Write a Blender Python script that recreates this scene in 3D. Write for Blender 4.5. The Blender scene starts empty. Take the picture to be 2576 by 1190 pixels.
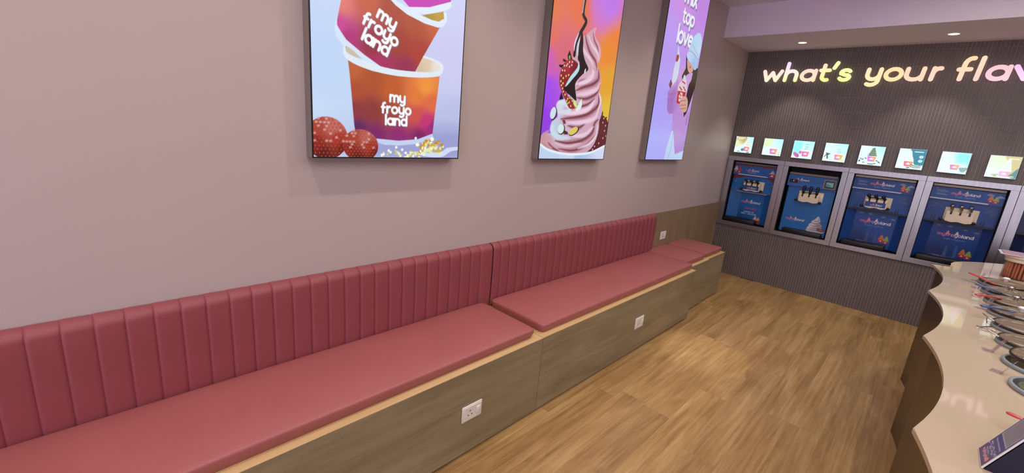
import bpy, bmesh, math, random
import numpy as np
from mathutils import Vector, Matrix
random.seed(7); np.random.seed(7)
S = bpy.context.scene
COL = S.collection
PI = math.pi

# ------------------------------------------------------------------ measured room (metres; camera above the origin)
F_PX, YAW, PITCH, ROLL, PCX, PCY, EYE = 1087.51, 0.7610, -0.2411, 0.0860, 1285.02, 581.90, 1.5
L, W = 5.3655, 1.7621            # end wall plane X = L, bench wall plane Y = W
CEIL, SOFFIT, SOFFIT_X = 2.752, 2.481, 4.585
ZB, ZTOP, BACK_TOP = 0.4433, 0.4904, 0.8222
YR, XB = -3.4, -3.2              # right-hand wall, shop front

def lin(c):
    c = np.asarray(c, float) / 255.0
    return np.where(c <= 0.04045, c / 12.92, ((c + 0.055) / 1.055) ** 2.4)
def rgba(c): return tuple(float(v) for v in lin(c)) + (1.0,)

# ------------------------------------------------------------------ camera
def cam_axes():
    y, p, r = YAW, PITCH, ROLL
    f = Vector((math.cos(y) * math.cos(p), math.sin(y) * math.cos(p), math.sin(p)))
    rt = Vector((math.sin(y), -math.cos(y), 0)); up = rt.cross(f)
    return (rt * math.cos(r) + up * math.sin(r), up * math.cos(r) - rt * math.sin(r), f)
CR, CU, CF = cam_axes()
cd = bpy.data.cameras.new('camera'); cam = bpy.data.objects.new('camera', cd); COL.objects.link(cam)
cd.sensor_fit = 'HORIZONTAL'; cd.sensor_width = 36; cd.lens = F_PX / 2576 * 36
cd.shift_x = (1288 - PCX) / 2576; cd.shift_y = (PCY - 595) / 2576; cd.clip_start = 0.02
m = Matrix((CR, CU, -CF)).transposed().to_4x4(); m.translation = (0, 0, EYE); cam.matrix_world = m
S.camera = cam

# ------------------------------------------------------------------ world, lights, exposure
wd = bpy.data.worlds.new('world'); S.world = wd; wd.use_nodes = True
wd.node_tree.nodes['Background'].inputs[0].default_value = (0.62, 0.72, 1.0, 1)
wd.node_tree.nodes['Background'].inputs[1].default_value = 0.35
def area(name, loc, rot, sx, sy, power, color, spread=180):
    l = bpy.data.lights.new(name, 'AREA'); l.shape = 'RECTANGLE'; l.size = sx; l.size_y = sy
    l.energy = power; l.color = color; l.spread = math.radians(spread)
    o = bpy.data.objects.new(name, l); o.location = loc; o.rotation_euler = rot; COL.objects.link(o); return o
DAY, WARM = (0.80, 0.77, 1.0), (1.0, 0.87, 0.72)
area('shopfront_daylight', (XB + 0.05, -0.8, 1.15), (0, -PI / 2, 0), 1.7, 4.6, 66, DAY)
area('ceiling_fill', (1.2, -0.9, CEIL - 0.03), (0, 0, 0), 6.0, 2.6, 78, (1.0, 0.93, 0.88))  # unseen fill added for the shop's other ceiling lights, lifts the bench fronts
def downlight(x, y, z, power, cone=110, blend=0.9, radius=0.022, color=WARM):
    l = bpy.data.lights.new('downlight', 'SPOT'); l.energy = power; l.color = color
    l.spot_size = math.radians(cone); l.spot_blend = blend; l.shadow_soft_size = radius
    o = bpy.data.objects.new('downlight', l); o.location = (x, y, z); COL.objects.link(o); return o
for x in (-0.9, 0.2, 1.3, 2.4, 3.45): downlight(x, 1.19, CEIL - 0.03, 26)
for y in (1.19, 0.163, -0.87, -1.9): downlight(5.01, y, SOFFIT - 0.02, 17, 84, 0.45)
for x in (0.4, 2.0, 3.5): downlight(x, -0.75, CEIL - 0.03, 16 if x < 3 else 30, 130, 0.9, 0.035, (0.95, 0.90, 1.0))  # unseen lamps over the counter; the far one added to brighten the bulkhead
downlight(3.12, 0.93, CEIL - 0.03, 100, 16, 0.8, 0.02, (1.0, 0.95, 0.88))
S.view_settings.view_transform = 'Standard'; S.view_settings.look = 'None'
S.view_settings.exposure = 0.0; S.view_settings.gamma = 1.0; S.view_settings.use_curve_mapping = False

# ------------------------------------------------------------------ materials
def new_mat(name):
    mt = bpy.data.materials.new(name); mt.use_nodes = True
    return mt, mt.node_tree.nodes, mt.node_tree.links, mt.node_tree.nodes['Principled BSDF']
def mat(name, col, rough=0.5, metal=0.0, var=0.06, scale=(8, 8, 8), bump=0.0, bscale=200, spec=0.5, coat=0.0, trans=0.0, alpha=1.0, objrand=0.0):
    """plain procedural surface: base colour varied by noise, optional fine bump"""
    mt, N, K, B = new_mat(name)
    tc = N.new('ShaderNodeTexCoord'); mp = N.new('ShaderNodeMapping'); mp.inputs['Scale'].default_value = scale
    K.new(tc.outputs['Object'], mp.inputs['Vector'])
    ns = N.new('ShaderNodeTexNoise'); ns.inputs['Scale'].default_value = 1.0; ns.inputs['Detail'].default_value = 5
    K.new(mp.outputs[0], ns.inputs['Vector'])
    rp = N.new('ShaderNodeValToRGB'); c = lin(col)
    rp.color_ramp.elements[0].position = 0.3; rp.color_ramp.elements[1].position = 0.7
    rp.color_ramp.elements[0].color = tuple(c * (1 - var)) + (1,); rp.color_ramp.elements[1].color = tuple(np.minimum(c * (1 + var), 1)) + (1,)
    K.new(ns.outputs['Fac'], rp.inputs[0]); out = rp.outputs[0]
    if objrand:
        oi = N.new('ShaderNodeObjectInfo'); hs = N.new('ShaderNodeHueSaturation'); mr = N.new('ShaderNodeMapRange')
        mr.inputs['To Min'].default_value = 1 - objrand; mr.inputs['To Max'].default_value = 1 + objrand
        K.new(oi.outputs['Random'], mr.inputs['Value']); K.new(mr.outputs[0], hs.inputs['Value']); K.new(out, hs.inputs['Color']); out = hs.outputs[0]
    K.new(out, B.inputs['Base Color'])
    B.inputs['Roughness'].default_value = rough; B.inputs['Metallic'].default_value = metal
    B.inputs['Specular IOR Level'].default_value = spec; B.inputs['Coat Weight'].default_value = coat
    B.inputs['Transmission Weight'].default_value = trans; B.inputs['Alpha'].default_value = alpha
    if bump:
        n2 = N.new('ShaderNodeTexNoise'); n2.inputs['Scale'].default_value = bscale; n2.inputs['Detail'].default_value = 3
        K.new(tc.outputs['Object'], n2.inputs['Vector'])
        bp = N.new('ShaderNodeBump'); bp.inputs['Strength'].default_value = bump; bp.inputs['Distance'].default_value = 0.002
        K.new(n2.outputs['Fac'], bp.inputs['Height']); K.new(bp.outputs[0], B.inputs['Normal'])
    return mt
def wood(name, base, dark, light, rough=0.45, grain=(1.2, 26, 26), fleck=0.0, rand=0.12, knots=False, spec=0.4, bro=(0.9, 5, 5)):
    """wood: long noise streaks along local X, broad tone changes, a different offset per object"""
    mt, N, K, B = new_mat(name)
    tc = N.new('ShaderNodeTexCoord'); oi = N.new('ShaderNodeObjectInfo')
    cb = N.new('ShaderNodeVectorMath'); cb.operation = 'SCALE'; cb.inputs['Scale'].default_value = 37.0
    cx = N.new('ShaderNodeCombineXYZ')
    for k in range(3): K.new(oi.outputs['Random'], cx.inputs[k])
    K.new(cx.outputs[0], cb.inputs[0])
    ad = N.new('ShaderNodeVectorMath'); K.new(tc.outputs['Object'], ad.inputs[0]); K.new(cb.outputs[0], ad.inputs[1])
    def noise(scale, s, detail, dist=0.0, ro=0.6):
        mp = N.new('ShaderNodeMapping'); mp.inputs['Scale'].default_value = scale; K.new(ad.outputs[0], mp.inputs[0])
        n = N.new('ShaderNodeTexNoise'); n.inputs['Scale'].default_value = s; n.inputs['Detail'].default_value = detail
        n.inputs['Distortion'].default_value = dist; n.inputs['Roughness'].default_value = ro
        K.new(mp.outputs[0], n.inputs['Vector']); return n.outputs['Fac']
    broad = noise(bro, 1.6, 3, 0.6); fine = noise(grain, 1.6, 9, 0.5, 0.72)
    r1 = N.new('ShaderNodeValToRGB'); e = r1.color_ramp.elements
    e[0].position = 0.32; e[0].color = rgba(dark); e[1].position = 0.68; e[1].color = rgba(light)
    x = r1.color_ramp.elements.new(0.5); x.color = rgba(base)
    mx = N.new('ShaderNodeMath'); mx.operation = 'MULTIPLY_ADD'; mx.inputs[1].default_value = 0.55
    K.new(fine, mx.inputs[0]); m2 = N.new('ShaderNodeMath'); m2.operation = 'MULTIPLY'; m2.inputs[1].default_value = 0.45
    K.new(broad, m2.inputs[0]); K.new(m2.outputs[0], mx.inputs[2]); K.new(mx.outputs[0], r1.inputs[0])
    out = r1.outputs[0]
    if fleck:
        fl = noise((3.2, 300, 300), 1.0, 3, 0.6); r2 = N.new('ShaderNodeValToRGB')
        r2.color_ramp.elements[0].position = 0.64; r2.color_ramp.elements[1].position = 0.72
        K.new(fl, r2.inputs[0]); f1 = N.new('ShaderNodeMath'); f1.operation = 'MULTIPLY'; f1.inputs[1].default_value = fleck; K.new(r2.outputs[0], f1.inputs[0])
        mc = N.new('ShaderNodeMixRGB'); mc.inputs[2].default_value = rgba([min(255, v + 45) for v in light])
        K.new(f1.outputs[0], mc.inputs[0]); K.new(out, mc.inputs[1]); out = mc.outputs[0]
    if knots:
        kn = noise((4.2, 11, 11), 1.0, 1, 0.5); r3 = N.new('ShaderNodeValToRGB')
        r3.color_ramp.elements[0].position = 0.70; r3.color_ramp.elements[1].position = 0.80
        K.new(kn, r3.inputs[0]); f2 = N.new('ShaderNodeMath'); f2.operation = 'MULTIPLY'; f2.inputs[1].default_value = 0.38; K.new(r3.outputs[0], f2.inputs[0])
        mc = N.new('ShaderNodeMixRGB'); mc.inputs[2].default_value = rgba([v * 0.62 for v in dark])
        K.new(f2.outputs[0], mc.inputs[0]); K.new(out, mc.inputs[1]); out = mc.outputs[0]
    hs = N.new('ShaderNodeHueSaturation'); mr = N.new('ShaderNodeMapRange')
    mr.inputs['To Min'].default_value = 1 - rand; mr.inputs['To Max'].default_value = 1 + rand
    K.new(oi.outputs['Random'], mr.inputs['Value']); K.new(mr.outputs[0], hs.inputs['Value']); K.new(out, hs.inputs['Color'])
    K.new(hs.outputs[0], B.inputs['Base Color']); B.inputs['Roughness'].default_value = rough
    B.inputs['Specular IOR Level'].default_value = spec
    bp = N.new('ShaderNodeBump'); bp.inputs['Strength'].default_value = 0.12; bp.inputs['Distance'].default_value = 0.001
    K.new(fine, bp.inputs['Height']); K.new(bp.outputs[0], B.inputs['Normal'])
    return mt
def emit_mat(name, col, strength):
    mt, N, K, B = new_mat(name); B.inputs['Base Color'].default_value = (0.02, 0.02, 0.02, 1)
    B.inputs['Emission Color'].default_value = rgba(col); B.inputs['Emission Strength'].default_value = strength; return mt
def print_mat(name, strength=0.0, rough=0.35):
    """colours come from the mesh's own print attribute; backlit prints emit, stickers do not"""
    mt, N, K, B = new_mat(name); at = N.new('ShaderNodeAttribute'); at.attribute_name = 'print'
    if strength:
        B.inputs['Base Color'].default_value = (0.01, 0.01, 0.01, 1)
        K.new(at.outputs['Color'], B.inputs['Emission Color']); B.inputs['Emission Strength'].default_value = strength
    else: K.new(at.outputs['Color'], B.inputs['Base Color'])
    B.inputs['Roughness'].default_value = rough; return mt

M = dict(
    wall=mat('mauve_wall_paint', (196, 182, 182), 0.42, var=0.02, scale=(1.5, 1.5, 1.5), bump=0.12, bscale=90),
    ceil=mat('ceiling_paint', (226, 220, 232), 0.8, var=0.02),
    plain=mat('plain_wall_paint', (170, 155, 150), 0.7, var=0.03),
    tile=mat('grey_brown_fluted_tile', (102, 94, 93), 0.40, var=0.10, scale=(3, 30, 4), bump=0.1, bscale=60),
    grout=mat('pale_grout', (154, 146, 142), 0.9, var=0.08),
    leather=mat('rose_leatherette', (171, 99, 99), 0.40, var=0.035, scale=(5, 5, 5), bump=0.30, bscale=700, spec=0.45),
    shadeleather=mat('rose_leatherette_shaded', (152, 78, 86), 0.42, var=0.04, scale=(6, 6, 6), bump=0.30, bscale=700, spec=0.45),  # rose leatherette darkened: the backrests' shade is put into the colour
    seam=mat('rose_thread', (120, 58, 62), 0.6, var=0.05),
    laminate=wood('bench_laminate', (150, 135, 107), (126, 111, 86), (170, 154, 126), 0.48, (0.9, 14, 14), 0.0, 0.03),
    panel=wood('upright_laminate', (146, 126, 98), (130, 110, 84), (160, 140, 112), 0.48, (16, 16, 0.8), 0.0, 0.03, bro=(6, 6, 0.9)),
    ply=wood('birch_ply', (214, 182, 132), (198, 164, 114), (226, 196, 148), 0.5, (1, 40, 40), 0.0, 0.04),
    floor=wood('oak_plank', (168, 133, 84), (126, 93, 54), (198, 166, 116), 0.34, (1.3, 30, 30), 0.40, 0.13, True, 0.5),
    subfloor=mat('dark_joint', (62, 46, 30), 0.9),
    dark=mat('dark_recess', (14, 13, 14), 0.7),
    steel=mat('brushed_steel', (168, 166, 166), 0.30, 1.0, var=0.10, scale=(2, 60, 4)),
    chrome=mat('polished_steel', (200, 198, 195), 0.14, 1.0, var=0.03),
    counter=mat('cream_solid_surface', (188, 172, 146), 0.05, var=0.02, scale=(2, 2, 2), spec=0.55),
    counterbase=wood('dark_gloss_laminate', (74, 58, 42), (62, 48, 35), (86, 68, 50), 0.25, (2, 9, 9), 0.0, 0.02),
    white=mat('white_plastic', (236, 234, 230), 0.35, var=0.01),
    black=mat('black_plastic', (18, 18, 20), 0.35, var=0.1),
    cream=mat('cream_plastic', (226, 212, 188), 0.35, var=0.03),
    blue=mat('blue_machine_sticker', (20, 92, 160), 0.4, var=0.03),
    navy=mat('navy_machine_sticker', (20, 48, 105), 0.4, var=0.03),
    hole=mat('socket_hole', (10, 10, 10), 0.8),
    housing=mat('grey_screen_housing', (132, 122, 116), 0.5, var=0.03),
    bezel=mat('black_bezel', (22, 18, 30), 0.4),
    lamp=emit_mat('warm_lamp_lens', (255, 240, 190), 5.0),
    red=mat('red_spoon_plastic', (196, 72, 82), 0.3), bluesp=mat('blue_spoon_plastic', (45, 80, 140), 0.3),
    rimgrey=mat('grey_blue_ring', (138, 148, 152), 0.35, var=0.04),
    bowl=mat('dark_bowl', (46, 44, 40), 0.4, var=0.1), lidrim=mat('dark_lid_rim', (44, 28, 28), 0.25),
    topping=mat('dark_topping', (58, 30, 34), 0.6, var=0.5, scale=(90, 90, 90), bump=0.8, bscale=120),
    olive=mat('pale_topping', (78, 78, 58), 0.6, var=0.45, scale=(90, 90, 90), bump=0.8, bscale=120),
    stick=mat('orange_biscuit_stick', (196, 112, 84), 0.6, var=0.25, scale=(40, 40, 40), objrand=0.2),
    backlit=print_mat('backlit_print', 1.0, 0.25), menu=print_mat('bright_menu_print', 1.15, 0.25),
    sticker=print_mat('sticker_print', 0.0, 0.35), sign=print_mat('lit_sign_face', 1.12, 0.3),
    navyside=mat('navy_card', (18, 20, 52), 0.5),
)
def clear_mat(name, col, rough=0.03, mixv=0.8, body=None, bodyf=0.0, edge=0.8):
    mt = bpy.data.materials.new(name); mt.use_nodes = True; N, K = mt.node_tree.nodes, mt.node_tree.links
    out = N['Material Output']; N.remove(N['Principled BSDF'])
    g = N.new('ShaderNodeBsdfGlossy'); g.inputs['Roughness'].default_value = rough; t = N.new('ShaderNodeBsdfTransparent')
    t.inputs[0].default_value = rgba(col); mx = N.new('ShaderNodeMixShader'); fr = N.new('ShaderNodeLayerWeight'); fr.inputs[0].default_value = 0.25
    mr = N.new('ShaderNodeMapRange'); mr.inputs['To Min'].default_value = 1 - mixv - 0.12; mr.inputs['To Max'].default_value = edge
    K.new(fr.outputs['Facing'], mr.inputs[0]); K.new(mr.outputs[0], mx.inputs[0]); K.new(t.outputs[0], mx.inputs[1]); K.new(g.outputs[0], mx.inputs[2])
    if body:
        df = N.new('ShaderNodeBsdfDiffuse'); df.inputs[0].default_value = rgba(body); m2 = N.new('ShaderNodeMixShader'); m2.inputs[0].default_value = bodyf
        K.new(mx.outputs[0], m2.inputs[1]); K.new(df.outputs[0], m2.inputs[2]); K.new(m2.outputs[0], out.inputs[0])
    else: K.new(mx.outputs[0], out.inputs[0])
    return mt
M['acrylic'] = clear_mat('clear_acrylic', (250, 240, 242), 0.03, 0.87, (225, 210, 215), 0.10); M['lidglass'] = clear_mat('smoky_lid', (196, 182, 158), 0.08, 0.80, (170, 150, 122), 0.38); M['jarwall'] = clear_mat('jar_wall', (252, 248, 244), 0.05, 0.87, edge=0.22)

# ------------------------------------------------------------------ object helpers
def link(name, me, material, parent=None, smooth=False, loc=None):
    if material and not me.materials: me.materials.append(material)
    if smooth:
        for p in me.polygons: p.use_smooth = True
    o = bpy.data.objects.new(name, me); COL.objects.link(o)
    if parent: o.parent = parent
    if loc is not None: o.location = loc
    return o
def obj(name, bm, material, parent=None, smooth=False, loc=None):
    bmesh.ops.recalc_face_normals(bm, faces=bm.faces[:])
    me = bpy.data.meshes.new(name); bm.to_mesh(me); bm.free(); return link(name, me, material, parent, smooth, loc)
def tag(o, label=None, cat=None, group=None, kind=None):
    if label: o['label'] = label
    if cat: o['category'] = cat
    if group: o['group'] = group
    if kind: o['kind'] = kind
    return o
def thing(name, label, cat, loc=(0, 0, 0), group=None):
    o = bpy.data.objects.new(name, None); o.empty_display_size = 0.05; COL.objects.link(o); o.location = loc
    return tag(o, label, cat, group)
def box(bm, x0, x1, y0, y1, z0, z1, bev=0.0, seg=2, mtx=None):
    vs = [bm.verts.new((x, y, z)) for x in (x0, x1) for y in (y0, y1) for z in (z0, z1)]
    idx = [(0, 1, 3, 2), (4, 6, 7, 5), (0, 4, 5, 1), (2, 3, 7, 6), (0, 2, 6, 4), (1, 5, 7, 3)]
    fs = [bm.faces.new([vs[i] for i in f]) for f in idx]
    if bev:
        es = list({e for f in fs for e in f.edges}); r = bmesh.ops.bevel(bm, geom=es, offset=bev, segments=seg, affect='EDGES', profile=0.5)
        vs = [v for v in vs if v.is_valid] + r['verts']
    if mtx is not None:
        for v in set(vs): v.co = mtx @ v.co
    return bm
def B(*a, **k): return box(bmesh.new(), *a, **k)
def lathe(bm, prof, n=32, c=(0, 0, 0), mtx=None):
    rings = []
    for r, z in prof:
        if r < 1e-6: rings.append([bm.verts.new((c[0], c[1], c[2] + z))])
        else: rings.append([bm.verts.new((c[0] + r * math.cos(2 * PI * i / n), c[1] + r * math.sin(2 * PI * i / n), c[2] + z)) for i in range(n)])
    for a, b in zip(rings[:-1], rings[1:]):
        for i in range(n):
            j = (i + 1) % n
            if len(a) == 1 and len(b) == 1: continue
            if len(a) == 1: bm.faces.new((a[0], b[i], b[j]))
            elif len(b) == 1: bm.faces.new((a[i], a[j], b[0]))
            else: bm.faces.new((a[i], a[j], b[j], b[i]))
    if mtx is not None:
        for rg in rings:
            for v in rg: v.co = mtx @ v.co
    return bm
def tube(bm, pts, rad, n=8, flat=1.0):
    pts = [Vector(p) for p in pts]; rings = []; ref = Vector((0, 0, 1)) if abs((pts[-1] - pts[0]).normalized().z) < 0.8 and all(abs((q - p).normalized().z) < 0.98 for p, q in zip(pts[:-1], pts[1:])) else Vector((1, 0.013, 0)).normalized()
    rads = rad if isinstance(rad, (list, tuple)) else [rad] * len(pts)
    for i, p in enumerate(pts):
        d = (pts[min(i + 1, len(pts) - 1)] - pts[max(i - 1, 0)]).normalized()
        a = d.cross(ref).normalized(); b = a.cross(d)
        rings.append([bm.verts.new(p + a * rads[i] * math.cos(2 * PI * k / n) + b * rads[i] * flat * math.sin(2 * PI * k / n)) for k in range(n)])
    for a, b in zip(rings[:-1], rings[1:]):
        for k in range(n): bm.faces.new((a[k], a[(k + 1) % n], b[(k + 1) % n], b[k]))
    bm.faces.new(rings[0]); bm.faces.new(rings[-1][::-1]); return bm
def prism(bm, outline, z0, z1):
    lo = [bm.verts.new((x, y, z0)) for x, y in outline]; hi = [bm.verts.new((x, y, z1)) for x, y in outline]
    n = len(outline); bm.faces.new(lo[::-1]); bm.faces.new(hi)
    for i in range(n): bm.faces.new((lo[i], lo[(i + 1) % n], hi[(i + 1) % n], hi[i]))
    return bm
def dup(root, loc, label=None):
    r = root.copy(); COL.objects.link(r); r.location = loc
    if label: r['label'] = label
    for ch in list(root.children):
        c = ch.copy(); COL.objects.link(c); c.parent = r
        for g in ch.children:
            d = g.copy(); COL.objects.link(d); d.parent = c
    return r
def grid_mesh(name, P):
    """P: (rows, cols, 3) array of points -> quad mesh"""
    r, c = P.shape[:2]; me = bpy.data.meshes.new(name); me.vertices.add(r * c); me.vertices.foreach_set('co', P.reshape(-1).astype(np.float32))
    i = np.arange(r * c).reshape(r, c); q = np.stack([i[:-1, :-1], i[:-1, 1:], i[1:, 1:], i[1:, :-1]], -1).reshape(-1)
    n = len(q) // 4; me.loops.add(len(q)); me.loops.foreach_set('vertex_index', q.astype(np.int32))
    me.polygons.add(n); me.polygons.foreach_set('loop_start', np.arange(0, len(q), 4, dtype=np.int32))
    me.update(calc_edges=True); me.validate(); return me

# ================================================================== SETTING
def struct(name, bm, material, parent=None, smooth=False):
    o = obj(name, bm, material, parent, smooth)
    if not parent: o['kind'] = 'structure'
    return o
floor = struct('floor', B(XB, L + 0.12, YR, W + 0.1, -0.06, -0.0035), M['subfloor'])
PW, PL, Y0 = 0.155, 1.22, 0.283
def plank_mesh(length):
    bm = B(0, length - 0.00025, 0, PW - 0.00025, -0.0034, 0.0, 0.00015, 1)
    bmesh.ops.recalc_face_normals(bm, faces=bm.faces[:]); me = bpy.data.meshes.new('plank'); bm.to_mesh(me); bm.free(); me.materials.append(M['floor']); return me
full_plank = plank_mesh(PL)
known = {-1: 3.92, 3: 3.40, 6: 1.69, 2: 2.62, 5: 3.33, 0: 3.92, 1: 4.45, 4: 2.20}
k0 = math.floor((YR - Y0) / PW); k1 = math.ceil((W - Y0) / PW)
for k in range(k0, k1):
    y = Y0 + k * PW
    if y + PW > W + 0.08: continue
    st = known.get(k, random.uniform(0, PL)); st -= PL * math.ceil((st - XB) / PL)
    x = st
    while x < L:
        a, b = max(x, XB), min(x + PL, L - 0.001)
        if b - a > 0.02:
            me = full_plank if abs((b - a) - PL) < 1e-4 else plank_mesh(b - a)
            p = bpy.data.objects.new('plank', me); COL.objects.link(p); p.parent = floor; p.location = (a, y, 0)
        x += PL
struct('ceiling', B(XB, SOFFIT_X, YR, W + 0.1, CEIL, CEIL + 0.1), M['ceil'])
bulk = struct('ceiling', B(SOFFIT_X, L + 0.12, YR, W, SOFFIT, CEIL + 0.1), M['ceil']); tag(bulk, 'lowered plaster bulkhead over the tiled end wall')
struct('wall_left', B(XB, L + 0.12, W, W + 0.1, 0, CEIL), M['wall'])
struct('wall_right', B(XB, L + 0.12, YR - 0.1, YR, -0.0, CEIL), M['plain'])
# shop front behind the camera
bm = bmesh.new(); box(bm, XB - 0.1, XB, YR, W, 0, 0.25); box(bm, XB - 0.1, XB, YR, W, 2.6, CEIL)
box(bm, XB - 0.1, XB, YR, YR + 0.25, 0.25, 2.6); box(bm, XB - 0.1, XB, W - 0.3, W, 0.25, 2.6)
struct('wall_back', bm, M['plain'])
win = struct('window_1', (lambda b: (box(b, XB - 0.07, XB - 0.02, YR + 0.25, YR + 0.30, 0.25, 2.6), box(b, XB - 0.07, XB - 0.02, W - 0.35, W - 0.30, 0.25, 2.6), box(b, XB - 0.07, XB - 0.02, -0.9, -0.85, 0.25, 2.6), box(b, XB - 0.07, XB - 0.02, YR + 0.25, W - 0.3, 0.25, 0.30), box(b, XB - 0.07, XB - 0.02, YR + 0.25, W - 0.3, 2.55, 2.6), b)[-1])(bmesh.new()), M['bezel'])
obj('pane', B(XB - 0.05, XB - 0.042, YR + 0.3, -0.9, 0.3, 2.55), M['acrylic'], win); obj('pane', B(XB - 0.05, XB - 0.042, -0.85, W - 0.35, 0.3, 2.55), M['acrylic'], win)

# end wall: backing with the machine opening, faced with fluted finger tiles
OZ0, OZ1, OY1, OY0 = 0.600, 1.345, 1.712, -1.02
bm = bmesh.new()
box(bm, L, L + 0.12, YR, W, -0.0, OZ0); box(bm, L, L + 0.12, YR, W, OZ1, SOFFIT)
box(bm, L, L + 0.12, OY1, W, OZ0, OZ1); box(bm, L, L + 0.12, YR, OY0, OZ0, OZ1)
wall_end = struct('wall_end', bm, M['grout'])
FP, ROWP, RZ = 0.0235, 0.1355, 2.159
def tile_row(z0, z1, y_lo, y_hi):
    V, F = [], []
    y = W - 0.002; i = 0
    while y - 0.021 > y_lo:
        a, b = y, y - 0.0195
        if b < y_hi:
            n = len(V); zz = (z0 + 0.0016, z1 - 0.0016)
            for z in zz: V += [(L - 0.0005, a, z), (L - 0.0022, a - 0.0018, z), (L - 0.0027, (a + b) / 2, z), (L - 0.0022, b + 0.0018, z), (L - 0.0005, b, z)]
            for k in range(4): F.append((n + k, n + k + 1, n + 6 + k, n + 5 + k))
            F.append(tuple(range(n, n + 5))[::-1]); F.append(tuple(range(n + 5, n + 10)))
        i += 1; y -= FP
        if i % 12 == 0: y -= 0.0005
    if not V: return
    me = bpy.data.meshes.new('tile_row'); me.from_pydata(V, [], F); me.update()
    o = link('tile_row', me, M['tile'], wall_end); o['kind'] = 'stuff'
edges = sorted({0.0, SOFFIT} | {round(RZ + ROWP * k, 4) for k in range(-16, 3) if 0.02 < RZ + ROWP * k < SOFFIT - 0.01})
for a, b in zip(edges[:-1], edges[1:]):
    for c, d, lo, hi in ((a, min(b, 0.577), YR, 9), (max(a, 1.368), b, YR, 9), (max(a, 0.577), min(b, 1.368), YR, -1.055)):
        if d - c > 0.012: tile_row(c, d, lo, hi)
# wood panel on the bench wall, between the backrest and the tiled corner
wp = tag(obj('wall_panel', B(3.709, L - 0.0085, W - 0.006, W, ZB - 0.14, BACK_TOP), M['panel']), 'upright brown wood-grain panel on the wall above the two short end seats', 'panel')
obj('edge_strip', B(L - 0.008, L - 0.0075, W - 0.010, W, 0.30, BACK_TOP), M['ply'], wp)

# ================================================================== LIGHT FITTINGS
def fitting(loc, label, group=None):
    t = thing('ceiling_light', label, 'ceiling light', loc, group)
    obj('ring', lathe(bmesh.new(), [(0.034, 0.0), (0.034, -0.003), (0.043, -0.003), (0.045, 0.0)], 40), M['white'], t, True)
    obj('lens', lathe(bmesh.new(), [(0.034, -0.0005), (0.034, -0.0015), (0, -0.0015)], 40), M['lamp'], t, True)
    return t
f0 = fitting((5.013, 1.190, SOFFIT), 'round recessed downlight in the bulkhead, the one nearer the pink wall')
dup(f0, (5.009, 0.163, SOFFIT), 'round recessed downlight in the bulkhead, above the word on the right of the sign')

# ================================================================== BENCHES
def bench(x0, x1, yf, label, side=True):
    t = thing('bench_box', label, 'bench', (x0, yf, 0))
    w, d = x1 - x0, W - 0.007 - yf
    obj('front_panel', B(0.0005, w - 0.0005, 0.0, 0.018, 0.014, ZB - 0.004, 0.0008, 1), M['laminate'], t)
    obj('top_board', B(0, w, -0.001, d, ZB - 0.004, ZB, 0.0008, 1), M['ply'], t)
    obj('side_panel', B(0, 0.016, 0.018, d, 0.014, ZB - 0.004), M['laminate'], t)
    obj('side_panel', B(w - 0.016, w, 0.018, d, 0.014, ZB - 0.004), M['laminate'], t)
    obj('plinth', B(0.01, w - 0.01, 0.02, d - 0.02, 0.0, 0.014), M['dark'], t)
    return t
bench(-1.75, 1.6335, 1.2585, 'long wood-grain bench box nearest the camera, under the first rose cushion')
bench(1.6365, 3.618, 1.260, 'second long wood-grain bench box, with a white socket near its middle')
bench(3.6195, 4.086, 1.3268, 'short wood-grain bench box, first of the two beyond the padded backs')
bench(4.0875, 4.534, 1.3382, 'short wood-grain bench box at the far end, beside the tiled wall')
def rounded_axis(a, b, r, n, crown=0.06):
    rr = [r * (1 - math.cos(PI / 2 * i / 5)) for i in range(6)]
    mid = list(np.linspace(r, crown + r, 4))[1:]
    inner = np.linspace(a + crown + r, b - crown - r, n)
    return np.array([a + v for v in rr] + [a + v for v in mid[:-1]] + list(inner) + [b - v for v in mid[:-1][::-1]] + [b - v for v in rr[::-1]])
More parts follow.
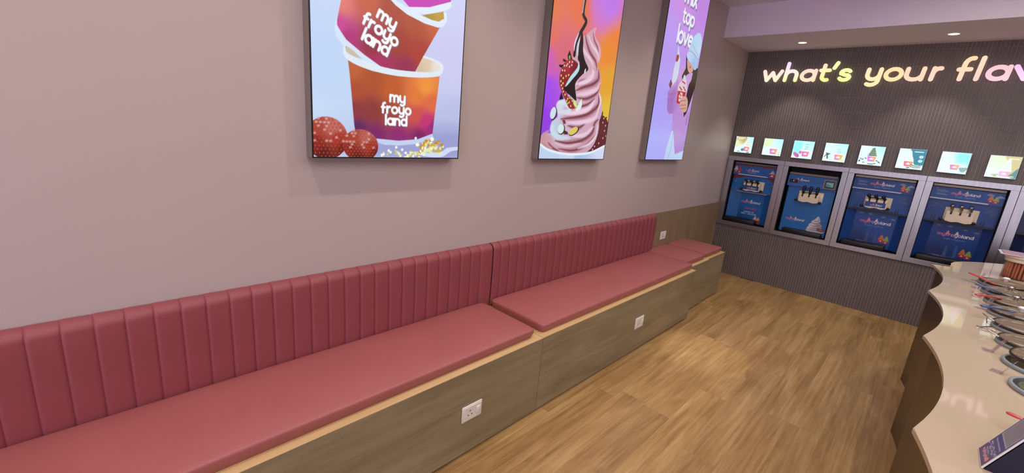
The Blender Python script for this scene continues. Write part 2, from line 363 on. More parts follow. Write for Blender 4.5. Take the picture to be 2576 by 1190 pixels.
def cushion(x0, x1, yf, yb, label, group=None, crown=0.016):
    if x1 - x0 < 0.5: crown = 0.007
    """upholstered pad: boxed sides, rolled top edge, slight crown, stitched seam"""
    r = 0.008; z0, z1 = ZB, ZTOP
    X = rounded_axis(x0, x1, r, max(6, int((x1 - x0) / 0.07))); Y = rounded_axis(yf, yb, r, 6)
    gx, gy = np.meshgrid(X, Y)
    def fall(d):
        d = np.clip(d, 0, r); return r - np.sqrt(np.maximum(r * r - (r - d) ** 2, 0))
    dx = np.minimum(gx - x0, x1 - gx); dy = np.minimum(gy - yf, yb - gy)
    sm = lambda d: np.clip(d / 0.11, 0, 1) ** 0.6
    cr = crown * sm(dx) * sm(dy)
    wob = 0.0016 * np.sin(gx * 9.1 + 1.3) * np.sin(gy * 17 + gx * 3) * sm(dx) * sm(dy)
    z = z1 - np.maximum(fall(dx), fall(dy)) + cr + wob
    # pull the plan corners in slightly
    P = np.stack([gx, gy, z], -1)
    rc = 0.022
    for sx in (0, 1):
        for sy in (0, 1):
            cx = x0 + rc if sx == 0 else x1 - rc; cy = yf + rc if sy == 0 else yb - rc
            ox = np.maximum((cx - gx) if sx == 0 else (gx - cx), 0); oy = np.maximum((cy - gy) if sy == 0 else (gy - cy), 0)
            m_ = np.maximum(ox, oy); h_ = np.hypot(ox, oy); k = np.where(h_ > 1e-9, m_ / np.maximum(h_, 1e-9), 1)
            both = (ox > 0) & (oy > 0)
            P[..., 0] = np.where(both, cx + (P[..., 0] - cx) * k, P[..., 0]); P[..., 1] = np.where(both, cy + (P[..., 1] - cy) * k, P[..., 1])
    me = grid_mesh('seat_cushion', P)
    bm = bmesh.new(); bm.from_mesh(me); bm.verts.ensure_lookup_table()
    rows, cols = gx.shape; ring = [c for c in range(cols)] + [r_ * cols + cols - 1 for r_ in range(1, rows)] + [(rows - 1) * cols + c for c in range(cols - 2, -1, -1)] + [r_ * cols for r_ in range(rows - 2, 0, -1)]
    top = [bm.verts[i] for i in ring]; prev = top; ctr = Vector(((x0 + x1) / 2, (yf + yb) / 2, 0))
    for zz, out in ((z1 - 0.016, 0.0005), (z0 + 0.020, -0.003), (z0 + 0.003, -0.008), (z0, -0.010)):
        cur = []
        for v in top:
            nx = -1 if v.co.x < x0 + rc else (1 if v.co.x > x1 - rc else 0); ny = -1 if v.co.y < yf + rc else (1 if v.co.y > yb - rc else 0)
            cur.append(bm.verts.new((v.co.x + nx * out, v.co.y + ny * out, zz)))
        for i in range(len(prev)):
            j = (i + 1) % len(prev); bm.faces.new((prev[i], prev[j], cur[j], cur[i]))
        prev = cur
    bm.faces.new(prev)
    bmesh.ops.recalc_face_normals(bm, faces=bm.faces[:]); bm.to_mesh(me); bm.free()
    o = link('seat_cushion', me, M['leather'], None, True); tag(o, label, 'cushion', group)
    # raised stitched seam just behind the rolled edge
    e = 0.007; zz = z1 - 0.0005
    pts = [(x0 + e, yb - 0.02, zz), (x0 + e, yf + rc, zz), (x0 + e + 0.006, yf + e + 0.006, zz), (x0 + rc, yf + e, zz), ((x0 + x1) / 2, yf + e, zz), (x1 - rc, yf + e, zz), (x1 - e - 0.006, yf + e + 0.006, zz), (x1 - e, yf + rc, zz), (x1 - e, yb - 0.02, zz)]
    obj('seam', tube(bmesh.new(), pts, 0.0014, 6), M['seam'], o, True)
    return o
CB = W - 0.0575
cushion(-1.74, 1.602, 1.288, CB, 'longest rose leatherette seat cushion, in the foreground')
cushion(1.663, 3.607, 1.288, CB, 'long rose leatherette seat cushion in front of the second padded back')
cushion(3.634, 4.060, 1.352, W - 0.008, 'short rose seat cushion below the white socket on the wood panel')
cushion(4.092, 4.512, 1.362, W - 0.008, 'short rose seat cushion at the far end, beside the grey tiles')

# channelled backrests: each upright channel is its own part
def flute_mesh(w, H0=0.452):
    T, H1, r = 0.042, BACK_TOP, 0.032
    ns = 19; path = []                                  # (outward distance from wall, z, normal out, normal z)
    for z in np.linspace(H0, H1 - r, 9): path.append((T, z, 1, 0))
    for a in np.linspace(0, PI / 2, 9)[1:]: path.append((T - r + r * math.cos(a), H1 - r + r * math.sin(a), math.cos(a), math.sin(a)))
    path.append((0.0, H1, 0, 1))
    P = np.zeros((len(path), ns, 3))
    for j, (d, z, nd, nz) in enumerate(path):
        lean = 0.004 * math.sin(PI * min(1, (z - H0) / (H1 - H0)))
        for i in range(ns):
            q_ = (i / (ns - 1)) ** 1.5; s = 2 * q_ - 1; e_ = min(q_ / 0.14, 1.0)     # pleat: crisp lip on the left, easing down to the next seam
            b = 0.0105 * math.sqrt(max(0.0, 1 - (1 - e_) ** 2)) * (1 - 0.85 * q_ ** 1.4) * (1 if i < ns - 1 else 0)
            if d < 1e-6: b *= 0.2
            P[j, i] = ((s + 1) / 2 * w, -(d + 0.0015 + nd * (b + lean)), z + nz * b * 0.5)
    me = grid_mesh('flute', P); me.materials.append(M['shadeleather'])
    for p in me.polygons: p.use_smooth = True
    return me
def backrest(x0, seams, label):
    t = thing('padded_backrest', label, 'backrest', (x0, W, 0)); cache = {}
    obj('backing', B(0.002, (3.628 if seams[-1] > 3 else seams[-1]) - x0 - 0.002, -0.034, -0.0015, 0.450, BACK_TOP - 0.012), M['shadeleather'], t)
    for a, b in zip(seams[:-1], seams[1:]):
        w = round(b - a, 4); h0 = 0.452 if b < 3.64 else 0.4995
        if (w, h0) not in cache: cache[w, h0] = flute_mesh(w, h0)
        o = bpy.data.objects.new('flute', cache[w, h0]); COL.objects.link(o); o.parent = t; o.location = (a - x0, 0, 0)
    return t
s1 = [1.574 - 0.0715 * k for k in range(46)][::-1] + [1.668]
backrest(s1[0], s1, 'rose backrest with upright channels behind the longest cushion in the foreground')
s2 = [1.674, 1.734] + [1.734 + 0.0729 * k for k in range(1, 27)] + [3.7064]
backrest(1.674, s2, 'rose backrest with narrow upright channels, the farther one, ending at the wood panel')

# ================================================================== SOCKETS
def socket(o3, w, h, label):
    """white plate, three pin holes, rocker switch; faces -Y"""
    t = thing('power_socket', label, 'socket', o3)
    obj('plate', B(-w / 2, w / 2, -0.0065, -0.0002, -h / 2, h / 2, 0.003, 3), M['white'], t, True)
    obj('face', B(-w / 2 + 0.012, w / 2 - 0.007, -0.0082, -0.006, -h / 2 + 0.007, h / 2 - 0.007, 0.001, 2), M['white'], t)
    for x, z in ((-0.014, 0.012), (-0.024, -0.008), (-0.004, -0.008)):
        obj('pin_hole', lathe(bmesh.new(), [(0.0, 0.0), (0.0034, 0.0)], 16, (0, 0, 0), Matrix.Translation((x, -0.00835, z)) @ Matrix.Rotation(PI / 2, 4, 'X')), M['hole'], t)
    obj('rocker_switch', B(w / 2 - 0.034, w / 2 - 0.014, -0.0125, -0.008, -0.018, 0.018, 0.002, 2), M['white'], t, True)
    return t
socket((1.164, 1.2585, 0.2265), 0.116, 0.080, 'white socket with rocker switch on the front of the nearest bench box')
socket((2.708, 1.260, 0.2265), 0.116, 0.084, 'white socket on the front of the second bench box')
socket((3.974, W - 0.006, 0.5855), 0.112, 0.080, 'white socket on the upright wood panel above a short seat')

# ================================================================== PRINTED ARTWORK (flat prints, colour stored on a fine mesh)
def ray_hit(x, y, axis, val):
    """point on a measured plane that the photograph shows at (x, y)"""
    d = CF + CR * ((x - PCX) / F_PX) - CU * ((y - PCY) / F_PX); o = Vector((0, 0, EYE)); return o + d * ((val - o[axis]) / d[axis])
def grad(*pc, p=3.0):
    """colour field blended between (u, v, colour) anchors"""
    pts = np.array([q[:2] for q in pc], float); cs = np.array([lin(q[2]) for q in pc])
    def f(U, V):
        d = (U[..., None] - pts[:, 0]) ** 2 + (V[..., None] - pts[:, 1]) ** 2; w = 1 / (d + 1e-5) ** (p / 2)
        return (w @ cs) / w.sum(-1, keepdims=True)
    return f
def spline(pts, n=6, closed=False):
    P = np.array(pts, float)
    if closed: Q = np.vstack([P[-1], P, P[0], P[1]])
    else: Q = np.vstack([2 * P[0] - P[1], P, 2 * P[-1] - P[-2]])
    out = []
    for i in range(1, len(Q) - 2):
        for t in np.linspace(0, 1, n, endpoint=False):
            a, b, c, d = Q[i - 1], Q[i], Q[i + 1], Q[i + 2]
            out.append(0.5 * (2 * b + (c - a) * t + (2 * a - 5 * b + 4 * c - d) * t * t + (3 * b - a - 3 * c + d) * t ** 3))
    if not closed: out.append(P[-1])
    return np.array(out)
class Art:
    def __init__(s, u, v, bg):
        s.u, s.v = np.array(u), np.array(v); s.U, s.V = np.meshgrid(s.u, s.v); s.px = 0.55 * ((s.u[-1] - s.u[0]) / len(u) + abs(np.median(np.diff(s.v))))
        s.C = np.zeros(s.U.shape + (3,)); s.C[:] = bg(s.U, s.V) if callable(bg) else lin(bg)
    def _put(s, sl, a, col):
        c = col(s.U[sl], s.V[sl]) if callable(col) else lin(col)
        s.C[sl] = s.C[sl] * (1 - a[..., None]) + c * a[..., None]
    def _sl(s, P, m):
        lo, hi = P.min(0) - m, P.max(0) + m
        i = np.where((s.v >= lo[1]) & (s.v <= hi[1]))[0]; j = np.where((s.u >= lo[0]) & (s.u <= hi[0]))[0]
        return (slice(i[0], i[-1] + 1), slice(j[0], j[-1] + 1)) if len(i) and len(j) else None
    def _seg(s, sl, P, closed):
        U, V = s.U[sl], s.V[sl]; d2 = np.full(U.shape, 1e9); n = len(P); T = np.zeros(U.shape)
        for k in range(n if closed else n - 1):
            a, b = P[k], P[(k + 1) % n]; e = b - a; L2 = max(float(e @ e), 1e-14)
            t = np.clip(((U - a[0]) * e[0] + (V - a[1]) * e[1]) / L2, 0, 1); q = (U - a[0] - t * e[0]) ** 2 + (V - a[1] - t * e[1]) ** 2
            T = np.where(q < d2, (k + t) / max(n - 1, 1), T); d2 = np.minimum(d2, q)
        return np.sqrt(d2), T
    def fill(s, pts, col, soft=0, alpha=1.0, smooth=0):
        P = spline(pts, smooth, True) if smooth else np.array(pts, float); w = max(s.px, soft); sl = s._sl(P, w)
        if sl is None: return s
        U, V = s.U[sl], s.V[sl]; d, _ = s._seg(sl, P, True); ins = np.zeros(U.shape, bool); n = len(P)
        for k in range(n):
            a, b = P[k], P[(k + 1) % n]
            if a[1] == b[1]: continue
            c = ((a[1] > V) != (b[1] > V)) & (U < (b[0] - a[0]) * (V - a[1]) / (b[1] - a[1]) + a[0]); ins ^= c
        s._put(sl, np.clip(0.5 + np.where(ins, d, -d) / w, 0, 1) * alpha, col); return s
    def stroke(s, pts, w, col, soft=0, alpha=1.0, smooth=0, taper=False):
        P = spline(pts, smooth) if smooth else np.array(pts, float); e = max(s.px, soft); sl = s._sl(P, w + e)
        if sl is None: return s
        d, T = s._seg(sl, P, False); ww = w / 2 * (np.sin(PI * np.clip(T, 0.02, 0.98)) ** 0.5 if taper else 1)
        s._put(sl, np.clip(0.5 + (ww - d) / e, 0, 1) * alpha, col); return s
    def ell(s, c, ru, rv, col, soft=0, alpha=1.0, rot=0):
        a = np.linspace(0, 2 * PI, 28, endpoint=False); x, y = ru * np.cos(a), rv * np.sin(a)
        return s.fill(np.stack([c[0] + x * math.cos(rot) - y * math.sin(rot), c[1] + x * math.sin(rot) + y * math.cos(rot)], -1), col, soft, alpha)
    def text(s, txt, origin, xh, col, w=0.28, ex=(1, 0), ey=(0, 1), track=0.3, slant=0.0, center=False, soft=0, alpha=1.0):
        strokes, width = layout(txt, track, slant); ex, ey = np.array(ex, float), np.array(ey, float)
        o = np.array(origin, float) - (ex * width * xh / 2 if center else 0)
        for st in strokes:
            P = np.array(st); s.stroke(o + (P[:, :1] * ex + P[:, 1:] * ey) * xh, w * xh, col, soft, alpha)
        return s
    def mesh(s, name, pos, material, parent, flip=False):
        """pos(U, V) -> world points"""
        me = grid_mesh(name, pos(s.U, s.V)); at = me.color_attributes.new('print', 'FLOAT_COLOR', 'POINT')
        c = np.ones(s.U.shape + (4,), np.float32); c[..., :3] = np.clip(s.C, 0, 1); at.data.foreach_set('color', c.reshape(-1))
        return link(name, me, material, parent)

# rounded lettering drawn as strokes: x-height 1, ascender 1.55, descender -0.55
def arc(cx, cy, rx, ry, a0, a1, n=12): return [(cx + rx * math.cos(math.radians(a)), cy + ry * math.sin(math.radians(a))) for a in np.linspace(a0, a1, n)]
O = arc(.5, .5, .5, .5, 0, 360, 22)
G = {
 'a': (1.0, [O, [(1, 1), (1, 0)]]), 'b': (1.0, [O, [(0, 1.55), (0, 0)]]), 'd': (1.0, [O, [(1, 1.55), (1, 0)]]), 'c': (.85, [arc(.5, .5, .5, .5, 45, 315)]),
 'e': (1.0, [[(0, .52), (1, .52)] + arc(.5, .5, .5, .5, 4, 318)]), 'f': (.62, [[(.2, 0), (.2, 1.2)] + arc(.5, 1.2, .3, .35, 180, 80, 6), [(0, .85), (.55, .85)]]),
 'g': (1.0, [O, [(1, 1), (1, -.1)] + arc(.5, -.1, .5, .45, 0, -150, 8)]), 'h': (.9, [[(0, 1.55), (0, 0)], arc(.45, .55, .45, .45, 180, 0, 9) + [(.9, 0)]]),
 'i': (.0, [[(0, 1), (0, 0)], [(0, 1.42), (0, 1.45)]]), 'k': (.75, [[(0, 1.55), (0, 0)], [(.7, 1), (.05, .45), (.75, 0)]]), 'l': (.0, [[(0, 1.55), (0, 0)]]),
 'm': (1.5, [[(0, 1), (0, 0)], arc(.375, .62, .375, .38, 180, 0, 8) + [(.75, 0)], arc(1.125, .62, .375, .38, 180, 0, 8) + [(1.5, 0)]]),
 'n': (.9, [[(0, 1), (0, 0)], arc(.45, .55, .45, .45, 180, 0, 9) + [(.9, 0)]]), 'o': (1.0, [O]), 'p': (1.0, [O, [(0, 1), (0, -.55)]]),
 'r': (.55, [[(0, 1), (0, 0)], arc(.45, .52, .45, .46, 180, 80, 7)]), 's': (.75, [arc(.38, .74, .34, .25, 30, 200, 8) + [(.38, .5)] + arc(.38, .26, .36, .26, 60, -160, 9)]),
 't': (.6, [[(.2, 1.35), (.2, .35)] + arc(.5, .35, .3, .35, 180, 290, 6), [(0, 1), (.6, 1)]]), 'u': (.9, [[(0, 1), (0, .45)] + arc(.45, .45, .45, .45, 180, 360, 9) + [(.9, 1)], [(.9, .45), (.9, 0)]]),
 'v': (.95, [[(0, 1), (.475, 0), (.95, 1)]]), 'w': (1.35, [[(0, 1), (.32, 0), (.675, .85), (1.03, 0), (1.35, 1)]]), 'x': (.8, [[(0, 1), (.8, 0)], [(0, 0), (.8, 1)]]),
 'y': (.9, [[(0, 1), (0, .5)] + arc(.45, .5, .45, .45, 180, 360, 9) + [(.9, 1)], [(.9, .5), (.9, -.1)] + arc(.45, -.1, .45, .4, 0, -130, 7)]),
 "'": (.2, [[(.3, 1.5), (.1, 1.15)]]), ' ': (.5, []), '.': (0, [[(0, 0), (0, .02)]]), '+': (.6, [[(0, .5), (.6, .5)], [(.3, .2), (.3, .8)]]), '-': (.5, [[(0, .5), (.5, .5)]]),
 'A': (1.1, [[(0, 0), (.55, 1.5), (1.1, 0)], [(.25, .5), (.85, .5)]]), 'C': (1.1, [arc(.65, .75, .65, .75, 50, 310)]), 'R': (.9, [[(0, 0), (0, 1.5), (.5, 1.5)] + arc(.5, 1.13, .38, .37, 90, -90, 7) + [(0, .76)], [(.45, .76), (.9, 0)]]),
 'O': (1.4, [arc(.7, .75, .7, .75, 0, 360, 20)]), 'S': (.9, [arc(.45, 1.12, .42, .38, 30, 210, 8) + [(.45, .78)] + arc(.45, .38, .45, .38, 60, -160, 9)]), 'U': (1.0, [[(0, 1.5), (0, .5)] + arc(.5, .5, .5, .5, 180, 360, 9) + [(1, 1.5)]]),
 'K': (.95, [[(0, 1.5), (0, 0)], [(.9, 1.5), (.05, .65), (.95, 0)]]), 'I': (.0, [[(0, 1.5), (0, 0)]]), 'N': (1.0, [[(0, 0), (0, 1.5), (1, 0), (1, 1.5)]]), 'D': (1.1, [[(0, 0), (0, 1.5), (.45, 1.5)] + arc(.45, .75, .65, .75, 90, -90, 9) + [(0, 0)]]),
 'M': (1.2, [[(0, 0), (0, 1.5), (.6, .5), (1.2, 1.5), (1.2, 0)]]), 'L': (.8, [[(0, 1.5), (0, 0), (.8, 0)]]), 'Y': (1.0, [[(0, 1.5), (.5, .75), (1, 1.5)], [(.5, .75), (.5, 0)]]),
}
def layout(txt, track=0.3, slant=0.0):
    x, out = 0.0, []
    for ch in txt:
        w, st = G[ch]
        for q in st: out.append([(x + a + slant * b, b) for a, b in q])
        x += w + track
    return out, x - track

def logo(A, c, xh, col=(255, 255, 255), rot=0.0, shadow=None, w=0.36):
    ex = (math.cos(rot), math.sin(rot)); ey = (-math.sin(rot), math.cos(rot)); c = np.array(c, float)
    for k, t in enumerate(('my', 'froyo', 'land')):
        o = c + np.array(ey) * xh * (1.40 - 1.90 * k) + np.array(ex) * xh * (0.15 if k == 0 else 0)
        if shadow is not None: A.text(t, o + np.array((0.08, -0.08)) * xh, xh, shadow, w + 0.14, ex, ey, 0.36, center=True, alpha=0.5)
        A.text(t, o, xh, col, w, ex, ey, 0.36, center=True)

def lightbox(x0, x1, ztop, label, art):
    y1 = 1.7036; z0 = 1.3135
    t = thing('light_box', label, 'illuminated poster', (x0, W, z0)); w, h = x1 - x0, ztop - z0
    obj('housing', B(0, w, y1 - W + 0.002, -0.0005, 0, h, 0.001, 1), M['housing'], t)
    bm = bmesh.new(); e = 0.005
    for q in ((0, w, 0, e), (0, w, h - e, h), (0, e, e, h - e), (w - e, w, e, h - e)): box(bm, q[0], q[1], y1 - W, y1 - W + 0.004, q[2], q[3])
    obj('bezel', bm, M['bezel'], t)
    art.mesh('poster_print', lambda U, V: np.stack([U, np.full(U.shape, y1 - W + 0.0006), V], -1), M['backlit'], t)
    return t
def uvgrid(w, h, hfine, du, dv, e=0.005):
    v = list(np.arange(e, hfine, dv)) + (list(np.arange(hfine, h - e, 0.02)) if h - e > hfine else []) + [h - e]
    return np.linspace(e, w - e, int(w / du)), v

# ---- poster 1: stacked paper cups with strawberries
X1, Z1 = 0.6608, 1.3135
def PA(x, y):  # coordinates measured on the nearest poster
    p = ray_hit(740 + x * 0.43706, y * 0.43706, 1, 1.7036); return (p.x - X1, p.z - Z1)
def PAs(*q): return [PA(*p) for p in q]
u, v = uvgrid(0.7053, 1.39, 0.76, 0.0021, 0.0019)
A = Art(u, v, grad((0.0, 0.1, (200, 222, 245)), (0.05, 0.35, (192, 214, 246)), (0.65, 0.12, (190, 196, 235)), (0.68, 0.45, (205, 202, 240)), (0.3, 0.7, (200, 212, 248)), (0.1, 1.3, (200, 210, 245)), (0.6, 1.3, (206, 206, 244)), p=2.2))
A.fill(PAs((90, 700), (990, 560), (960, 920), (90, 920)), (176, 182, 222), soft=0.10, alpha=0.45)
A.fill(PAs((400, 800), (980, 740), (980, 930), (400, 930)), (120, 125, 190), soft=0.09, alpha=0.55, smooth=4)
cupg = lambda pts: grad(*[(PA(x, y)[0], PA(x, y)[1], c) for x, y, c in pts], p=3.2)
# third cup (top, only its foot shows in the frame)
A.fill(PAs((600, -60), (628, 0), (668, 46), (780, 42), (900, 14), (930, -60)), (196, 46, 176))
A.fill(PAs((500, -500), (600, -60), (930, -60), (1010, -500)), cupg([(650, -100, (196, 46, 176)), (700, -450, (225, 110, 50))]))
A.fill(PAs((655, 40), (780, 42), (905, 10), (906, 40), (880, 60), (800, 78), (720, 82), (670, 60)), (222, 232, 250))
# second cup, tilted
A.fill(PAs((278, -40), (262, 40), (243, 135), (300, 240), (400, 322), (500, 385), (600, 405), (697, 413), (748, 318), (838, 160), (760, 120), (640, 60), (560, -40)),
       cupg([(270, 10, (222, 120, 110)), (420, 0, (196, 90, 60)), (560, 60, (168, 70, 46)), (700, 130, (176, 76, 44)), (820, 165, (196, 92, 52)), (250, 150, (200, 66, 150)), (300, 220, (176, 50, 120)),
             (450, 250, (150, 46, 66)), (500, 370, (168, 46, 96)), (640, 390, (150, 48, 84)), (720, 300, (172, 62, 50)), (600, 250, (162, 62, 46))]))
A.fill(PAs((245, 95), (233, 150), (240, 205), (285, 265), (370, 332), (470, 380), (500, 384), (400, 312), (300, 228), (248, 150)), (214, 228, 246))
A.fill(PAs((560, -30), (600, 10), (668, 52), (740, 92), (800, 118), (838, 124), (860, 108), (862, 66), (878, 76), (881, 118), (862, 152), (828, 159), (750, 134), (650, 82), (585, 30), (540, -20)), (222, 232, 248))
A.fill(PAs((735, 88), (860, 66), (864, 108), (832, 125), (790, 114)), cupg([(750, 90, (168, 140, 40)), (850, 90, (190, 150, 56))]))
# first cup
A.fill(PAs((700, 412), (745, 322), (800, 345), (845, 372), (850, 392), (835, 408), (770, 418)), cupg([(720, 400, (214, 190, 160)), (830, 380, (232, 222, 210)), (760, 340, (222, 200, 172))]))
A.fill(PAs((290, 272), (300, 300), (340, 325), (390, 338), (340, 290), (300, 262)), (200, 190, 168))
A.fill(PAs((310, 345), (320, 430), (332, 560), (346, 720), (356, 775), (470, 798), (600, 810), (710, 802), (797, 770), (812, 640), (826, 540), (838, 440), (740, 447), (600, 438), (450, 408), (360, 372)),
       cupg([(330, 400, (190, 96, 52)), (340, 520, (176, 76, 50)), (350, 640, (140, 52, 60)), (360, 740, (92, 36, 96)), (470, 780, (124, 34, 104)), (600, 790, (142, 38, 116)), (720, 790, (126, 30, 100)),
             (460, 470, (176, 82, 42)), (560, 520, (192, 92, 40)), (760, 500, (238, 148, 62)), (700, 560, (226, 120, 56)), (790, 590, (222, 106, 66)), (760, 700, (196, 50, 116)), (700, 660, (206, 80, 74)), (560, 660, (160, 66, 52)), (450, 640, (140, 56, 52)), (790, 740, (150, 40, 120))]))
A.fill(PAs((476, 798), (600, 811), (712, 802), (797, 770), (799, 795), (760, 812), (690, 830), (600, 838), (520, 833), (482, 820)), (196, 208, 238))
A.fill(PAs((284, 268), (284, 312), (318, 350), (400, 390), (520, 424), (640, 442), (760, 446), (836, 436), (858, 408), (858, 378), (838, 356), (800, 338), (752, 322), (746, 332), (806, 354), (838, 378), (840, 396), (820, 410), (760, 416), (640, 408), (520, 388), (400, 348), (330, 318), (300, 296), (294, 270)), (222, 234, 244), smooth=3)
e = np.array(PA(700, 560)) - np.array(PA(600, 560)); s100 = np.linalg.norm(e)
logo(A, PA(590, 636), s100 * 0.290, shadow=(90, 120, 150))
d = np.array(PA(545, 312)) - np.array(PA(398, 210)); logo(A, PA(500, 182), s100 * 0.335, rot=math.atan2(d[1], d[0]), shadow=(110, 110, 140))
rs = np.random.RandomState(3)
def berry(cx, cy, rx, ry, seed, tilt=0.2):
    c = PA(cx, cy); ru = abs(PA(cx + rx, cy)[0] - c[0]); rv = abs(PA(cx, cy + ry)[1] - c[1])
    A.ell(c, ru, rv, cupg([(cx - rx * .5, cy - ry * .5, (176, 66, 46)), (cx + rx * .3, cy - ry * .5, (202, 110, 100)), (cx + rx * .5, cy, (176, 50, 38)), (cx - rx * .2, cy + ry * .8, (88, 14, 12)), (cx - rx * .6, cy + ry * .2, (142, 30, 22)), (cx + rx * .8, cy + ry * .5, (110, 18, 14))]), rot=tilt)
    r_ = np.random.RandomState(seed)
    for i in range(-5, 6):
        for j in range(-5, 6):
            a, b = (i + 0.5 * (j % 2)) * 0.185, j * 0.17
            if a * a + b * b < 0.8:
                q = (c[0] + a * ru, c[1] + b * rv); A.ell(q, 0.0052, 0.0062, (120, 22, 16), soft=.004, alpha=.45); A.ell((q[0] + .001, q[1] - .001), 0.0016, 0.0026, (206, 120, 74), alpha=.7)
                if r_.rand() < 0.3 and b > -.2: A.ell((q[0] - 0.009, q[1] + .004), 0.006, 0.0045, (226, 170, 166), soft=.004, alpha=.65)
berry(190, 795, 120, 122, 1); berry(385, 838, 100, 92, 2, -0.1)
A.fill(PAs((690, 872), (720, 892), (800, 905), (860, 900), (900, 872), (950, 862), (950, 846), (880, 852), (850, 872), (760, 880)), (206, 220, 244), smooth=3)
for k in range(70):
    x, y = rs.normal(790, 48), rs.normal(850, 26)
    if 640 < x < 866 and 792 < y < 892: A.ell(PA(x, y), rs.uniform(.004, .011), rs.uniform(.004, .010), [(236, 226, 140), (250, 248, 214), (206, 170, 74), (228, 234, 176), (196, 140, 60)][rs.randint(5)], soft=.003)
for k in range(46):
    x, y = rs.normal(650, 60), rs.normal(892, 14)
    if 490 < x < 780 and 830 < y < 908: A.ell(PA(x, y), rs.uniform(.003, .008), rs.uniform(.003, .007), [(236, 236, 170), (250, 252, 240), (214, 204, 120)][rs.randint(3)], soft=.002)
for x, y in ((515, 888), (505, 893), (588, 848), (622, 862), (700, 796)): A.ell(PA(x, y), 0.006, 0.006, (240, 246, 250))
lightbox(X1, 1.3661, 2.705, 'large backlit poster of stacked orange and purple paper cups with strawberries', A)

# ---- poster 2: swirl of pink frozen yogurt with chocolate and strawberry
X2 = 1.9689
def PB(x, y): p = ray_hit(1350 + x * 0.26054, 100 + y * 0.26054, 1, 1.7036); return (p.x - X2, p.z - Z1)
def PBs(q): return [PB(*p) for p in q]
u, v = uvgrid(0.7049, 1.39, 1.10, 0.0030, 0.0021)
A = Art(u, v, grad(*[(PB(x, y)[0], PB(x, y)[1], c) for x, y, c in [(150, -300, (222, 112, 64)), (420, -330, (226, 110, 66)), (160, -60, (222, 108, 96)), (110, 200, (204, 96, 178)), (90, 480, (160, 76, 236)), (60, 780, (146, 60, 226)), (40, 1100, (130, 56, 200)), (250, 100, (214, 104, 120)),
      (700, -340, (196, 112, 214)), (640, -250, (214, 116, 170)), (740, -80, (232, 128, 46)), (700, 100, (230, 136, 44)), (700, 400, (226, 160, 44)), (680, 700, (226, 184, 56)), (660, 1000, (200, 120, 60))]], p=3.4))
A.ell(PB(700, -420), 0.16, 0.16, (190, 120, 232), soft=0.14, alpha=.85)
A.fill(PBs([(605, 750), (640, 730), (690, 800), (694, 950), (660, 1020), (560, 1075), (490, 1090), (560, 960), (600, 860)]), (92, 22, 30), smooth=4)
for x, y in [(640, 800), (665, 830), (655, 880), (670, 930), (640, 950), (650, 760), (600, 1000), (560, 1030), (540, 1060)]: A.ell(PB(x, y), .006, .006, (226, 170, 180))
A.stroke(PBs([(628, 750), (640, 690)]), .016, (34, 60, 20), taper=True); A.stroke(PBs([(655, 780), (680, 745)]), .014, (40, 44, 20), taper=True)
A.fill(PBs([(240, 500), (222, 560), (222, 585), (262, 585)]), (22, 14, 20))
body = [(574, -117), (500, -60), (420, 0), (370, 90), (350, 200), (380, 330), (330, 470), (290, 560), (215, 590), (190, 640), (205, 740), (150, 790), (130, 860), (140, 905), (70, 905), (38, 960), (60, 1040), (180, 1085), (330, 1100), (470, 1085), (545, 1020), (592, 900), (600, 800), (630, 700), (620, 560), (602, 490), (622, 400), (606, 300), (580, 250), (618, 160), (610, 60), (575, -10), (560, -50)]
A.fill(PBs(body), (232, 214, 236), soft=.010, alpha=.7, smooth=4)
A.fill(PBs(body), grad(*[(PB(x, y)[0], PB(x, y)[1], c) for x, y, c in [(540, 0, (206, 160, 176)), (600, 100, (214, 168, 182)), (480, 200, (206, 160, 178)), (500, 400, (214, 170, 190)), (600, 400, (200, 152, 170)), (220, 640, (206, 214, 230)), (300, 700, (200, 160, 188)), (500, 650, (214, 172, 194)), (150, 850, (190, 206, 228)), (300, 900, (206, 176, 200)), (550, 800, (206, 160, 184)), (100, 960, (206, 150, 158)), (300, 1060, (190, 134, 150)), (500, 1000, (206, 160, 180))]]), smooth=4)
crease = [([(470, -60), (488, 40), (520, 130), (570, 210), (582, 290)], .030), ([(545, -70), (560, 10), (590, 80), (596, 160)], .018), ([(600, 290), (596, 380), (540, 430), (450, 460), (380, 490)], .042), ([(560, 330), (500, 380), (420, 400), (390, 450)], .020),
          ([(612, 440), (575, 520), (480, 570), (390, 560)], .034), ([(600, 540), (596, 630), (510, 710), (400, 745), (235, 765)], .048), ([(300, 600), (380, 640), (480, 630), (560, 570)], .028),
          ([(596, 770), (560, 810), (535, 900), (440, 970), (300, 998), (180, 975)], .044), ([(470, 810), (400, 850), (300, 830)], .034), ([(590, 880), (540, 960), (450, 1035), (340, 1070), (210, 1052)], .030), ([(110, 990), (150, 1040), (220, 1080)], .022), ([(60, 1000), (110, 1050)], .016)]
for q, w_ in crease:
    A.stroke(PBs(q), w_, (176, 112, 128), soft=.010, alpha=.8, smooth=4, taper=True); A.stroke(PBs(q), w_ * .42, (104, 48, 56), soft=.006, alpha=.85, smooth=4, taper=True)
